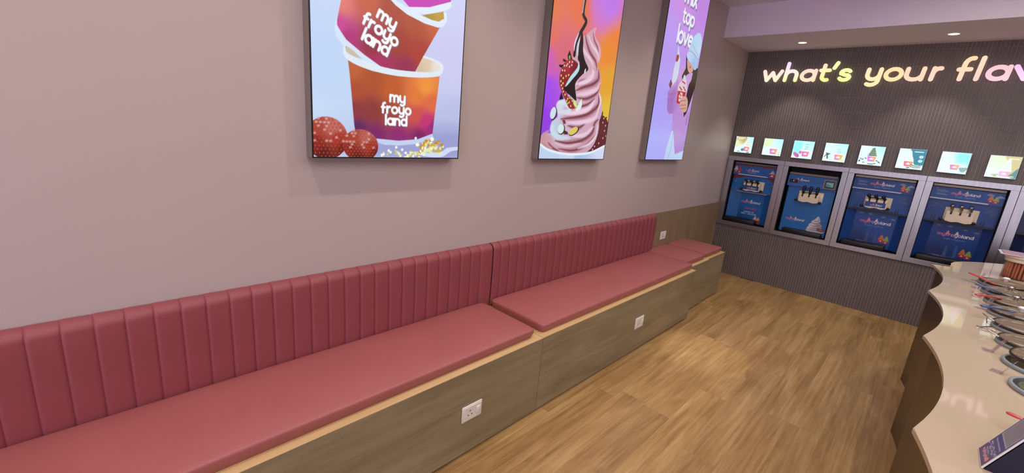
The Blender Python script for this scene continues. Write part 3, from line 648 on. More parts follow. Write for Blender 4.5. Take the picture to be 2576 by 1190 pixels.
for q, w_, c in [([(500, -40), (540, 60), (590, 130), (600, 200)], .016, (240, 214, 226)), ([(430, 20), (460, 110), (520, 190), (550, 260)], .022, (236, 206, 220)), ([(540, 290), (545, 340), (480, 400), (380, 430)], .032, (240, 212, 228)), ([(610, 420), (580, 480), (480, 520), (390, 530)], .026, (236, 204, 222)),
                 ([(606, 520), (618, 600), (590, 690)], .016, (244, 226, 244)), ([(560, 590), (500, 670), (380, 705), (240, 715)], .030, (240, 214, 232)), ([(600, 660), (560, 760), (420, 800), (290, 800)], .026, (236, 206, 228)), ([(215, 610), (270, 610), (320, 680), (210, 700)], .030, (212, 226, 238)),
                 ([(160, 820), (150, 880), (210, 940), (320, 950)], .036, (200, 220, 240)), ([(330, 930), (460, 920), (550, 840)], .026, (232, 206, 228)), ([(590, 820), (570, 930), (500, 1010), (400, 1050)], .018, (240, 222, 240)), ([(180, 1000), (300, 1030), (430, 1000)], .020, (226, 190, 210))]:
    A.stroke(PBs(q), w_, c, soft=.012, alpha=.8, smooth=4, taper=True)
A.fill(PBs([(350, 188), (300, 196), (258, 240), (226, 330), (222, 420), (240, 490), (285, 600), (318, 664), (372, 660), (360, 600), (300, 540), (270, 470), (300, 400), (370, 300), (404, 240)]), grad(*[(PB(x, y)[0], PB(x, y)[1], c) for x, y, c in [(300, 220, (176, 44, 50)), (240, 400, (140, 30, 34)), (340, 620, (150, 44, 44)), (370, 280, (120, 22, 40))]]), smooth=4)
for x, y in [(270, 250), (300, 235), (318, 215), (290, 250), (250, 295), (272, 298), (318, 260), (340, 245), (345, 215), (238, 345), (258, 370), (285, 350), (310, 340), (235, 400), (255, 420), (240, 440), (258, 500), (250, 470), (275, 530), (300, 570), (320, 560), (345, 590), (315, 605), (330, 640), (300, 615), (290, 590)]:
    A.ell(PB(x, y), .0105, .0088, (110, 16, 22)); A.ell(PB(x, y), .006, .0062, (232, 206, 120) if y > 310 else (236, 190, 190))
for q in ([(345, 190), (320, 100), (300, 150), (303, 188)], [(290, 200), (255, 180), (256, 206), (275, 215)], [(260, 240), (214, 240), (222, 262), (245, 272)]): A.fill(PBs(q), (20, 18, 12))
A.stroke(PBs([(322, 188), (318, 150)]), .016, (120, 176, 60), taper=True)
choc = [(440, -90), (452, 0), (450, 110), (468, 200), (500, 285), (450, 330), (390, 395), (372, 450), (384, 560), (380, 590), (330, 545), (280, 500), (264, 465), (300, 425), (385, 300), (412, 220), (398, 185), (404, 80), (425, -20)]
A.fill(PBs(choc), (30, 14, 18), smooth=4)
A.stroke(PBs([(470, -390), (452, -250), (480, -180), (455, -120), (420, -60), (385, 20), (372, 90), (365, 150)]), .024, (26, 14, 18), smooth=4); A.stroke(PBs([(462, -390), (444, -262)]), .008, (180, 170, 190), smooth=3)
A.stroke(PBs([(410, -70), (372, 30), (362, 110)]), .012, (196, 216, 232), smooth=4, taper=True); A.stroke(PBs([(416, -20), (400, 80), (398, 160)]), .012, (200, 222, 236), smooth=4, taper=True)
A.stroke(PBs([(410, 222), (398, 290), (335, 370), (282, 448)]), .026, (178, 220, 232), smooth=4, taper=True); A.stroke(PBs([(475, 280), (462, 325)]), .012, (226, 232, 240), taper=True)
A.fill(PBs([(352, 580), (375, 590), (395, 640), (375, 655), (355, 620)]), (206, 226, 150)); A.fill(PBs([(436, 568), (438, 630), (425, 670), (385, 690), (375, 675), (405, 620)]), (220, 240, 224))
for x, y, a, b, r, c in ((160, 708, 30, 68, -.35, (206, 222, 236)), (234, 860, 36, 52, .2, (206, 232, 226)), (356, 880, 50, 36, .4, (220, 196, 96))):
    cc = PB(x, y); ru, rv = abs(PB(x + a, y)[0] - cc[0]), abs(PB(x, y + b)[1] - cc[1]); A.ell((cc[0] + .006, cc[1] - .003), ru, rv, (60, 22, 24), rot=r); A.ell(cc, ru * .86, rv * .9, c, rot=r)
A.fill(PBs([(245, 770), (275, 775), (285, 810), (260, 815)]), (130, 44, 60)); A.fill(PBs([(262, 870), (300, 890), (305, 915), (262, 915)]), (70, 34, 44))
A.fill(PBs([(130, 872), (70, 895), (36, 945), (36, 1030), (130, 1075), (150, 1040), (90, 1000), (70, 950)]), (196, 146, 152), soft=.004, alpha=.8, smooth=3)
A.fill(PBs([(24, 1010), (34, 1000), (90, 1050), (220, 1092), (370, 1098), (520, 1080), (620, 1045), (664, 1012), (668, 1030), (652, 1180), (20, 1180)]), grad(*[(PB(x, y)[0], PB(x, y)[1], c) for x, y, c in [(60, 1080, (190, 210, 236)), (330, 1110, (196, 216, 238)), (400, 1150, (170, 190, 230)), (640, 1060, (206, 216, 240))]]))
A.stroke(PBs([(34, 1010), (110, 1062), (240, 1098), (380, 1106), (520, 1090), (662, 1022)]), .014, (226, 238, 248), smooth=4)
lightbox(X2, 2.6738, 2.705, 'middle backlit poster of a pink frozen yogurt swirl with chocolate and strawberries', A)

# ---- poster 3: figure in a cap with a cup, words above
X3 = 3.2816
def PC(x, y): p = ray_hit(1660 + x * 0.27731, 80 + y * 0.27731, 1, 1.7036); return (p.x - X3, p.z - Z1)
def PCs(q): return [PC(*p) for p in q]
def PT(x, y): p = ray_hit(1320 + x * 0.40341, y * 0.40341, 1, 1.7036); return (p.x - X3, p.z - Z1)
u, v = uvgrid(0.7101, 1.39, 1.385, 0.0035, 0.0031)
A = Art(u, v, grad((0.1, 0.05, (170, 172, 246)), (0.6, 0.05, (176, 170, 240)), (0.1, 0.5, (172, 158, 244)), (0.1, 0.9, (184, 152, 238)), (0.6, 0.8, (190, 148, 230)), (0.2, 1.3, (204, 144, 224)), (0.6, 1.3, (190, 132, 222)), p=2.5))
def word(t, a, b, shadow=True, track=.3):
    """fit a word between its first and last baseline points"""
    a, b = np.array(PT(*a)), np.array(PT(*b)); st, wd_ = layout(t, track); xh = (b[0] - a[0]) / wd_; z = (a[1] + b[1]) / 2
    A.text(t, (a[0] + .008, z - .010), xh, (126, 112, 150), .42, track=track, alpha=.8); A.text(t, (a[0], z), xh, (232, 236, 246), .30, track=track)
word('mix', (1000, 12), (1072, 42)); word('top', (985, 130), (1052, 170), track=.28); word('love', (951, 252), (1040, 300), track=.22)
stroke_c = (150, 92, 160)
A.fill(PCs([(172, 128), (150, 250), (128, 330), (100, 520), (135, 500), (168, 380), (186, 260), (178, 200)]), (206, 210, 232)); A.fill(PCs([(168, 128), (176, 200), (170, 200), (164, 140)]), (214, 214, 240))
A.fill(PCs([(160, 205), (175, 215), (170, 250), (155, 275), (145, 260), (150, 225)]), (160, 70, 66), smooth=3)
A.fill(PCs([(100, 430), (82, 480), (95, 520), (115, 470)]), (120, 62, 86))
shirt = [(222, 310), (182, 345), (150, 440), (75, 540), (64, 700), (84, 748), (120, 740), (112, 830), (105, 900), (122, 900), (134, 1112), (228, 1072), (247, 910), (258, 850), (292, 700), (322, 520), (332, 470), (340, 330), (270, 330)]
A.fill(PCs(shirt), grad(*[(PC(x, y)[0], PC(x, y)[1], c) for x, y, c in [(190, 400, (196, 150, 214)), (90, 640, (168, 122, 196)), (160, 900, (188, 146, 214)), (280, 600, (196, 156, 220)), (180, 1080, (178, 140, 216))]]))
for k in range(13):
    x = 118 + k * 12; A.stroke(PCs([(x + 40, 720), (x + 8, 900), (x, 1100 - k * 3)]), .0050, stroke_c, alpha=.6)
for k in range(7): A.stroke(PCs([(76 + k * 6, 560 + k * 14), (110 + k * 6, 560), (165 + k * 3, 430 + k * 14)]), .006, stroke_c, alpha=.7)
for k in range(6): A.stroke(PCs([(70 + k * 9, 600), (72 + k * 9, 735)]), .005, (120, 70, 140), alpha=.6)
for k in range(6): A.stroke(PCs([(318 - k * 6, 520), (288 - k * 7, 690), (240 - k * 2, 840)]), .006, stroke_c, alpha=.5)
A.fill(PCs([(240, 215), (236, 330), (200, 400), (206, 450), (235, 400), (262, 380), (300, 372), (285, 440), (262, 480), (238, 590), (215, 700), (216, 776), (240, 740), (275, 640), (302, 560), (326, 470), (336, 400), (345, 330), (300, 330), (258, 240)]), (48, 26, 30))
A.fill(PCs([(250, 250), (282, 290), (304, 345), (275, 378), (252, 340)]), (206, 156, 140), smooth=3); A.ell(PC(276, 322), .012, .008, (176, 70, 84))
A.fill(PCs([(345, 12), (305, 55), (272, 140), (250, 200), (248, 240), (285, 292), (312, 346), (334, 330), (350, 250), (372, 160), (381, 70), (370, 20)]), grad(*[(PC(x, y)[0], PC(x, y)[1], c) for x, y, c in [(330, 80, (176, 214, 236)), (260, 220, (190, 206, 240)), (310, 320, (160, 190, 228)), (360, 150, (186, 214, 240))]]), smooth=4)
A.stroke(PCs([(262, 170), (300, 190), (345, 250)]), .008, (120, 150, 196), smooth=3, alpha=.7); A.stroke(PCs([(298, 118), (345, 212)]), .008, (190, 140, 170), alpha=.6)
A.fill(PCs([(226, 388), (204, 440), (172, 478), (166, 540), (235, 552), (244, 470)]), (224, 196, 206), smooth=3); A.fill(PCs([(226, 388), (215, 430), (238, 436)]), (176, 214, 226))
for q in ([(180, 500), (200, 530)], [(205, 450), (230, 470)], [(215, 500), (232, 535)]): A.stroke(PCs(q), .012, (160, 60, 66))
A.fill(PCs([(166, 534), (236, 548), (226, 600), (200, 660), (150, 646)]), (190, 48, 48)); logo(A, PC(190, 592), .014, w=.3)
A.fill(PCs([(205, 592), (240, 588), (254, 640), (240, 720), (206, 728), (182, 694), (184, 636)]), (206, 160, 146), smooth=3)
for y in (628, 668, 700): A.stroke(PCs([(186, y), (236, y - 6)]), .005, (140, 84, 80))
A.fill(PCs([(108, 900), (122, 900), (134, 1112), (226, 1074), (246, 912), (210, 1185), (30, 1185), (66, 1030)]), (186, 208, 238)); A.stroke(PCs([(120, 920), (100, 1060), (60, 1180)]), .008, (150, 170, 220))
lightbox(X3, 3.9917, 2.705, 'purple backlit poster of a person in a pale cap, nearest the tiled wall', A)

# ================================================================== LIT SIGN
# cursive-slanted rounded letters standing off the tiles; Y measured per letter on the wall
sign = thing('wall_sign', "lit rounded lettering beginning what's your flav, on the dark tiled wall", 'sign', (L - 0.03, 1.524, 2.164))
XH, SW, SD = 0.091, 0.0325, 0.022           # x-height of stroke centres, stroke width, letter depth
LET = [('w', 1.557, 1.396, (255, 206, 214), (255, 236, 190)), ('h', 1.350, 1.255, (232, 206, 250), (250, 246, 150)), ('a', 1.207, 1.098, (255, 205, 196), (255, 216, 178)), ('t', 1.056, 0.985, (254, 214, 180), (244, 250, 120)),
       ("'", 0.962, 0.938, (252, 246, 160), (250, 240, 150)), ('s', 0.890, 0.812, (254, 232, 150), (244, 246, 140)), ('y', 0.680, 0.590, (255, 214, 170), (254, 226, 160)), ('o', 0.546, 0.440, (255, 206, 150), (255, 216, 150)),
       ('u', 0.404, 0.298, (255, 200, 158), (255, 205, 172)), ('r', 0.234, 0.190, (255, 192, 160), (255, 206, 184)), ('f', 0.082, 0.006, (255, 206, 150), (255, 196, 176)), ('l', -0.040, -0.041, (255, 206, 170), (255, 190, 176)),
       ('a', -0.098, -0.205, (255, 178, 178), (255, 190, 206)), ('v', -0.240, -0.365, (250, 160, 226), (255, 206, 236)),
       ('o', -0.395, -0.505, (255, 190, 226), (255, 206, 230)), ('u', -0.545, -0.650, (252, 190, 226), (255, 200, 220)), ('r', -0.705, -0.755, (250, 180, 220), (255, 200, 216))]
def stroke_solid(bm, pts, w, d, zo):
    """flat ribbon with round ends, extruded d towards the room (local x = -depth, y = -u, z = v)"""
    P = [Vector((p[0], p[1])) for p in pts]; Q = [P[0]]
    for p in P[1:]:
        if (p - Q[-1]).length > 1e-5: Q.append(p)
    closed = (Q[0] - Q[-1]).length < 1e-4 and len(Q) > 4
    if closed: Q = Q[:-1]
    n = len(Q); h = w / 2; Lf, Rt = [], []
    for i, p in enumerate(Q):
        if closed: a, b = (p - Q[i - 1]).normalized(), (Q[(i + 1) % n] - p).normalized()
        else: a = (p - Q[i - 1]).normalized() if i else (Q[1] - p).normalized(); b = (Q[i + 1] - p).normalized() if i < n - 1 else a
        t = (a + b); t = t.normalized() if t.length > 1e-6 else a; nm = Vector((-t.y, t.x)); k = h / max(0.55, nm.dot(Vector((-a.y, a.x))))
        Lf.append(p + nm * k); Rt.append(p - nm * k)
    if closed:
        rings = [(Lf, Rt)]
        for fr, bk in ((-d - zo, 0.0),):
            A_ = [[bm.verts.new((x, -q.x, q.y)) for q in ring] for ring in (Lf, Rt) for x in (fr, bk)]
            for i in range(n):
                j = (i + 1) % n; bm.faces.new((A_[0][i], A_[0][j], A_[2][j], A_[2][i])); bm.faces.new((A_[0][i], A_[0][j], A_[1][j], A_[1][i])); bm.faces.new((A_[2][i], A_[2][j], A_[3][j], A_[3][i]))
        return
    cap = lambda c, a, b: [c + Vector((math.cos(t), math.sin(t))) * h for t in np.linspace(a, b, 8)[1:-1]]
    d0 = Q[0] - Q[1]; d1 = Q[-1] - Q[-2]; a0 = math.atan2(d0.y, d0.x); a1 = math.atan2(d1.y, d1.x)
    fr = []
    for i in range(n - 1): fr.append([Lf[i], Lf[i + 1], Rt[i + 1], Rt[i]])
    c1 = cap(Q[-1], a1 + PI / 2, a1 - PI / 2); c0 = cap(Q[0], a0 + PI / 2, a0 - PI / 2)
    fr.append([Lf[-1]] + c1 + [Rt[-1]]); fr.append([Rt[0]] + c0 + [Lf[0]])
    for f in fr:
        try: bm.faces.new([bm.verts.new((-d - zo, -q.x, q.y)) for q in f])
        except ValueError: pass
    loop = Lf + c1 + Rt[::-1] + c0; m_ = len(loop)
    a = [bm.verts.new((-d - zo, -q.x, q.y)) for q in loop]; b = [bm.verts.new((0, -q.x, q.y)) for q in loop]
    for i in range(m_): bm.faces.new((a[i], a[(i + 1) % m_], b[(i + 1) % m_], b[i]))
for ch, ya, yb, c_top, c_bot in LET:
    w, st = G[ch]; bm = bmesh.new(); st = [list(p) for q in st for p in zip(q[:-1], q[1:])] if ch in 'vw' else st; sx = (ya - yb) / w if w > 0.25 else XH
    for k, q in enumerate(st):
        pts = [((1.524 - ya) + a * sx + 0.09 * b * XH, 0.0165 + (b if b < 1.02 else 1 + (b - 1) * 1.45) * XH) for a, b in q]
        stroke_solid(bm, pts, SW, SD, 0.0002 * k)
    me = bpy.data.meshes.new('letter'); bmesh.ops.recalc_face_normals(bm, faces=bm.faces[:]); bm.to_mesh(me); bm.free()
    at = me.color_attributes.new('print', 'FLOAT_COLOR', 'POINT'); co = np.zeros(len(me.vertices) * 3); me.vertices.foreach_get('co', co); co = co.reshape(-1, 3)
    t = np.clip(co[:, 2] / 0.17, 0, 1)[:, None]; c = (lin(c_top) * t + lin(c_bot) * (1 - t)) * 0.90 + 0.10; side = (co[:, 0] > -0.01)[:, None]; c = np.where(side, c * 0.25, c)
    at.data.foreach_set('color', np.hstack([c, np.ones((len(c), 1))]).astype(np.float32).reshape(-1))
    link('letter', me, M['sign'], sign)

# ================================================================== MENU SCREENS
def swirl(A, cx, z0, w, h, c, dark, tiers=4):
    """soft-serve swirl: stacked leaning tiers"""
    for k in range(tiers):
        f = k / tiers; r = w / 2 * (1 - 0.80 * f); z = z0 + h * f; hh = h / tiers * 1.35
        A.fill([(cx - r, z + hh * .25), (cx - r * .8, z - hh * .05), (cx + r * .7, z), (cx + r, z + hh * .35), (cx + r * .6, z + hh * .8), (cx - r * .6, z + hh * .7)], c, smooth=3)
        A.stroke([(cx - r * .85, z + hh * .10), (cx + r * .1, z + hh * .12), (cx + r * .9, z + hh * .42)], h * .045, dark, soft=h * .03, alpha=.75, smooth=3, taper=True)
    A.fill([(cx - w * .13, z0 + h * .80), (cx + w * .14, z0 + h * .85), (cx + w * .03, z0 + h * 1.1)], c, smooth=3)
def cup(A, cx, z0, wt, wb, h, ct, cb):
    A.fill([(cx - wb / 2, z0), (cx + wb / 2, z0), (cx + wt / 2, z0 + h), (cx - wt / 2, z0 + h)], grad((cx - wt / 2, z0 + h, cb), (cx + wt / 2, z0 + h, ct), (cx, z0, cb), (cx + wt * .3, z0 + h * .5, ct)))
    A.stroke([(cx - wt / 2, z0 + h), (cx + wt / 2, z0 + h)], h * .09, (244, 236, 240))
    for k, (dx, r) in enumerate(((0, .17), (-.12, .12), (.12, .12), (0, .12))): A.ell((cx + dx * wt, z0 + h * (.5 + (.10 if k == 3 else -.04))), r * wt, r * h * .9, (252, 236, 244), alpha=.85)
MY = [(1.7074, 1.5224), (1.4203, 1.2334), (1.1383, 0.9527), (0.8644, 0.675), (0.5828, 0.3956), (0.3001, 0.1127), (0.0198, -0.165), (-0.2681, -0.4488), (-0.555, -0.740)]
MD = [(0, 'menu screen with a cookie swirl and a tan shape, nearest the pink wall'), (1, 'pale green menu screen showing only a small cup'), (2, 'cyan menu screen with two strawberries beside a cup'), (3, 'pale menu screen with a small dark bucket-like shape at left of its cup'),
      (4, 'menu screen with dark green swirl and scattered dark chips'), (5, 'menu screen split white and deep teal with two round badges'), (6, 'pale blue menu screen with a bowl beside a cup'), (7, 'cream and tan menu screen farthest right, with a tall white swirl'), (8, 'menu screen just beyond the right edge, seen only reflected in the counter')]
def menu_art(i):
    w = h = 0.180; A = Art(np.linspace(0, w, 92), np.linspace(0, h, 92), grad((0, 0, (226, 255, 250)), (w, 0, (214, 252, 250)), (0, h, (222, 255, 252)), (w, h, (176, 246, 248)), p=2)); P, Q = (236, 150, 130), (226, 110, 180)
    if i == 0:
        A.fill([(0.015, h), (.11, h), (.098, .115), (.05, .075), (0.01, .06), (0, .10)], grad((.02, .07, (222, 232, 176)), (.08, .17, (192, 170, 120))), smooth=3); A.stroke([(.015, .165), (.09, .165)], .007, (238, 246, 236)); A.stroke([(.03, .152), (.07, .152)], .006, (238, 246, 236)); A.ell((.022, .125), .010, .012, (220, 236, 220))
        swirl(A, .125, .07, .062, .085, (236, 240, 226), (80, 90, 84)); cup(A, .125, .02, .062, .046, .05, P, Q); A.ell((.085, .034), .017, .017, (96, 128, 140))
        for q in (((.03, .010), (.055, .012)), ((.04, .016), (.07, .006)), ((.13, .010), (.16, .012)), ((.135, .004), (.155, .006))): A.stroke(q, .005, (60, 78, 80))
    if i == 1:
        A.fill([(0, h), (.09, h), (.08, .12), (.05, .09), (0, .10)], (216, 246, 192), soft=.02, smooth=3); cup(A, .105, .015, .076, .056, .06, P, Q); A.stroke([(.14, .02), (.165, .04)], .008, (196, 216, 120)); A.ell((.165, .012), .012, .009, (240, 186, 140))
    if i == 2:
        A.fill([(0, .03), (0, h), (.08, h), (.07, .04)], (120, 244, 246), soft=.03, alpha=.8); cup(A, .118, .022, .070, .052, .055, (240, 130, 140), Q)
        for z in (.095, .115, .14): A.stroke([(.10, z), (.118, z + .008), (.14, z + .004)], .007, (120, 150, 170), alpha=.8, smooth=3, taper=True)
        A.ell((.030, .040), .016, .024, (206, 110, 170), rot=.5); A.ell((.048, .028), .018, .024, (186, 100, 160), rot=.7); A.ell((.072, .062), .012, .016, (206, 110, 160))
    if i == 3:
        A.stroke([(.02, .155), (.09, .155)], .0025, (150, 200, 206)); A.stroke([(.02, .143), (.07, .143)], .0025, (150, 200, 206)); cup(A, .122, .018, .070, .052, .055, (232, 170, 90), (236, 130, 170))
        for z in (.085, .10, .118): A.stroke([(.10, z), (.12, z + .006), (.14, z + .002)], .006, (130, 160, 176), alpha=.7, smooth=3, taper=True)
        A.fill([(.018, .085), (.058, .075), (.038, .06), (.045, .022), (.032, .022), (.026, .058), (.010, .035), (.004, .035), (.020, .065)], (70, 96, 110)); A.ell((.155, .02), .02, .010, (206, 236, 160), soft=.01)
    if i == 4:
        swirl(A, .098, .082, .070, .080, (96, 122, 100), (200, 206, 140)); cup(A, .098, .035, .068, .050, .050, (236, 160, 110), (214, 110, 220)); r_ = np.random.RandomState(5)
        for x, z in ((.02, .055), (.035, .05), (.055, .062), (.012, .030), (.045, .022), (.085, .012), (.10, .010), (.13, .018), (.14, .045), (.16, .032), (.155, .034), (.115, .012), (.012, .038)): A.ell((x, z), .009, .0045, (66, 84, 84), rot=r_.uniform(-1, 1))
    if i == 5:
        A.fill([(.075, h), (w, h), (w, .03), (.12, .045), (.11, .085), (.095, .12), (.085, .16)], (40, 128, 150), smooth=2); A.fill([(.0, .0), (.0, .04), (w, .04), (w, 0)], (220, 250, 246)); A.stroke([(.105, .158), (.16, .158)], .008, (190, 236, 240))
        for z in (.115, .078): A.ell((.155, z), .014, .013, (190, 236, 240)); A.stroke([(.148, z), (.162, z + .003)], .003, (60, 140, 160))
        swirl(A, .075, .07, .060, .09, (222, 250, 240), (200, 236, 210)); cup(A, .080, .022, .066, .050, .048, (246, 150, 100), (226, 100, 130)); A.stroke([(.10, .040), (.13, .030), (.165, .034)], .009, (96, 130, 120), smooth=3); A.stroke([(.10, .024), (.13, .016), (.165, .020)], .008, (110, 130, 110), smooth=3); A.ell((.085, .012), .014, .005, (70, 84, 80))
    if i == 6:
        A.fill([(0.09, h), (w, h), (w, .08), (.10, .1)], (140, 236, 250), soft=.04); cup(A, .100, .030, .064, .046, .046, (236, 170, 140), (226, 120, 190)); A.fill([(.13, .055), (w, .060), (.172, .022), (.15, .014), (.137, .028)], (140, 172, 170), smooth=2); A.stroke([(.13, .055), (w, .060)], .005, (210, 240, 240))
    if i == 8: cup(A, .098, .035, .068, .050, .050, (236, 160, 110), (214, 110, 220)); A.fill([(0, .1), (0, h), (w, h), (w, .08)], (226, 244, 190), soft=.03, alpha=.6)
    if i == 7:
        A.C[:] = grad((0, 0, (226, 250, 236)), (0, h, (220, 240, 210)), (w, 0, (214, 244, 240)), (.1, h, (222, 230, 196)))(A.U, A.V)
        A.fill([(.088, h), (w, h), (w, .05), (.14, .03), (.13, .1), (.1, .15)], (206, 196, 140), smooth=2); A.fill([(w, .09), (w, 0), (.13, .02), (.15, .04)], (90, 140, 140), smooth=2); swirl(A, .115, .055, .062, .10, (226, 244, 240), (180, 206, 200), 5); cup(A, .108, .012, .066, .050, .045, (240, 170, 190), (226, 180, 226))
        A.stroke([(.04, .02), (.075, .026)], .009, (190, 180, 130)); A.stroke([(.04, .150), (.08, .150)], .005, (240, 250, 230)); A.stroke([(.11, .160), (.165, .160)], .006, (240, 246, 230)); A.ell((.06, .012), .012, .005, (170, 170, 130)); A.ell((.15, .015), .02, .006, (206, 196, 170))
    return A
for i, (ya, yb) in enumerate(MY):
    w = ya - yb; t = thing('menu_screen', MD[i][1], 'menu screen', (L - 0.0077, ya, 1.4093)); h = 0.1815
    obj('housing', B(-0.016, 0, -w, 0, 0, h, 0.002, 2), M['steel'], t)
    menu_art(i).mesh('menu_print', lambda U, V, w=w, h=h: np.stack([np.full(U.shape, -0.0166), -0.0035 - U / 0.18 * (w - 0.007), 0.0035 + V / 0.18 * (h - 0.007)], -1), M['menu'], t)

# ================================================================== MACHINES
FR = [(1.7426, 1.1800), (1.1785, 0.6240), (0.6225, 0.0631), (0.0616, -0.4955), (-0.4970, -1.0540)]
IN = [(1.6854, 1.2362), (1.1332, 0.6716), (0.5743, 0.1127), (0.0132, -0.4454), (-0.5510, -1.0000)]
FZ0, FZ1, GZ0, GZ1 = 0.5771, 1.3683, 0.6235, 1.3216
FL = ['brushed steel surround of the first machine, next to the pink wall', 'brushed steel surround of the second machine, the one with the display', 'brushed steel surround of the third machine, brightly lit on its edges', 'brushed steel surround of the machine with chrome handles', 'brushed steel surround cut by the right edge of the photo']
ML = ['blue frozen yogurt machine with red trim and text about places, next to the pink wall', 'bright blue frozen yogurt machine with a small display and upright black handles', 'dark blue frozen yogurt machine with black handles and cloud pictures', 'dark blue frozen yogurt machine with three chrome handles', 'dark blue frozen yogurt machine mostly cut off by the right edge of the photo']
def cone_art(A, x, z, s, a, b):
    for dx, dz, c, d in ((0, .12, a, (170, 60, 30)), (.62, 0, b, (90, 130, 40))):
        cx, cz = x + dx * s, z + dz * s; A.fill([(cx - s * .34, cz), (cx + s * .34, cz), (cx + s * .27, cz - s * .42), (cx - s * .27, cz - s * .42)], (176, 36, 60)); A.ell((cx, cz - s * .21), s * .12, s * .10, (226, 190, 200)); swirl(A, cx, cz, s * .72, s * .72, c, d, 4)
def brand_text(A, cx, z, width, rot=0.0):
    tr = .40
    """small sticker wordmark: pink letters that turn white, two swirls standing above it"""
    xh = width / layout('myfroyoland', tr)[1]; x = cx - width / 2
    for t, c, adv in (('my', (226, 120, 150), 0), ('fro', (236, 160, 176), 0), ('yo', (240, 220, 226), 0), ('land', (246, 240, 244), 0)):
        A.text(t, (x, z), xh, c, .27, track=tr); x += (layout(t, tr)[1] + tr) * xh
    for f, c in ((.27, (236, 140, 160)), (.53, (232, 226, 234))): swirl(A, cx - width / 2 + width * f, z + xh * 1.0, xh * 1.5, xh * 1.6, c, (170, 110, 130), 3)
def cloud(A, x, z, s, c):
    for dx, dz, r in ((-.35, 0, .22), (0, .10, .32), (.35, 0, .24), (0, -.04, .3)): A.ell((x + dx * s, z + dz * s), r * s, r * s * .62, c)
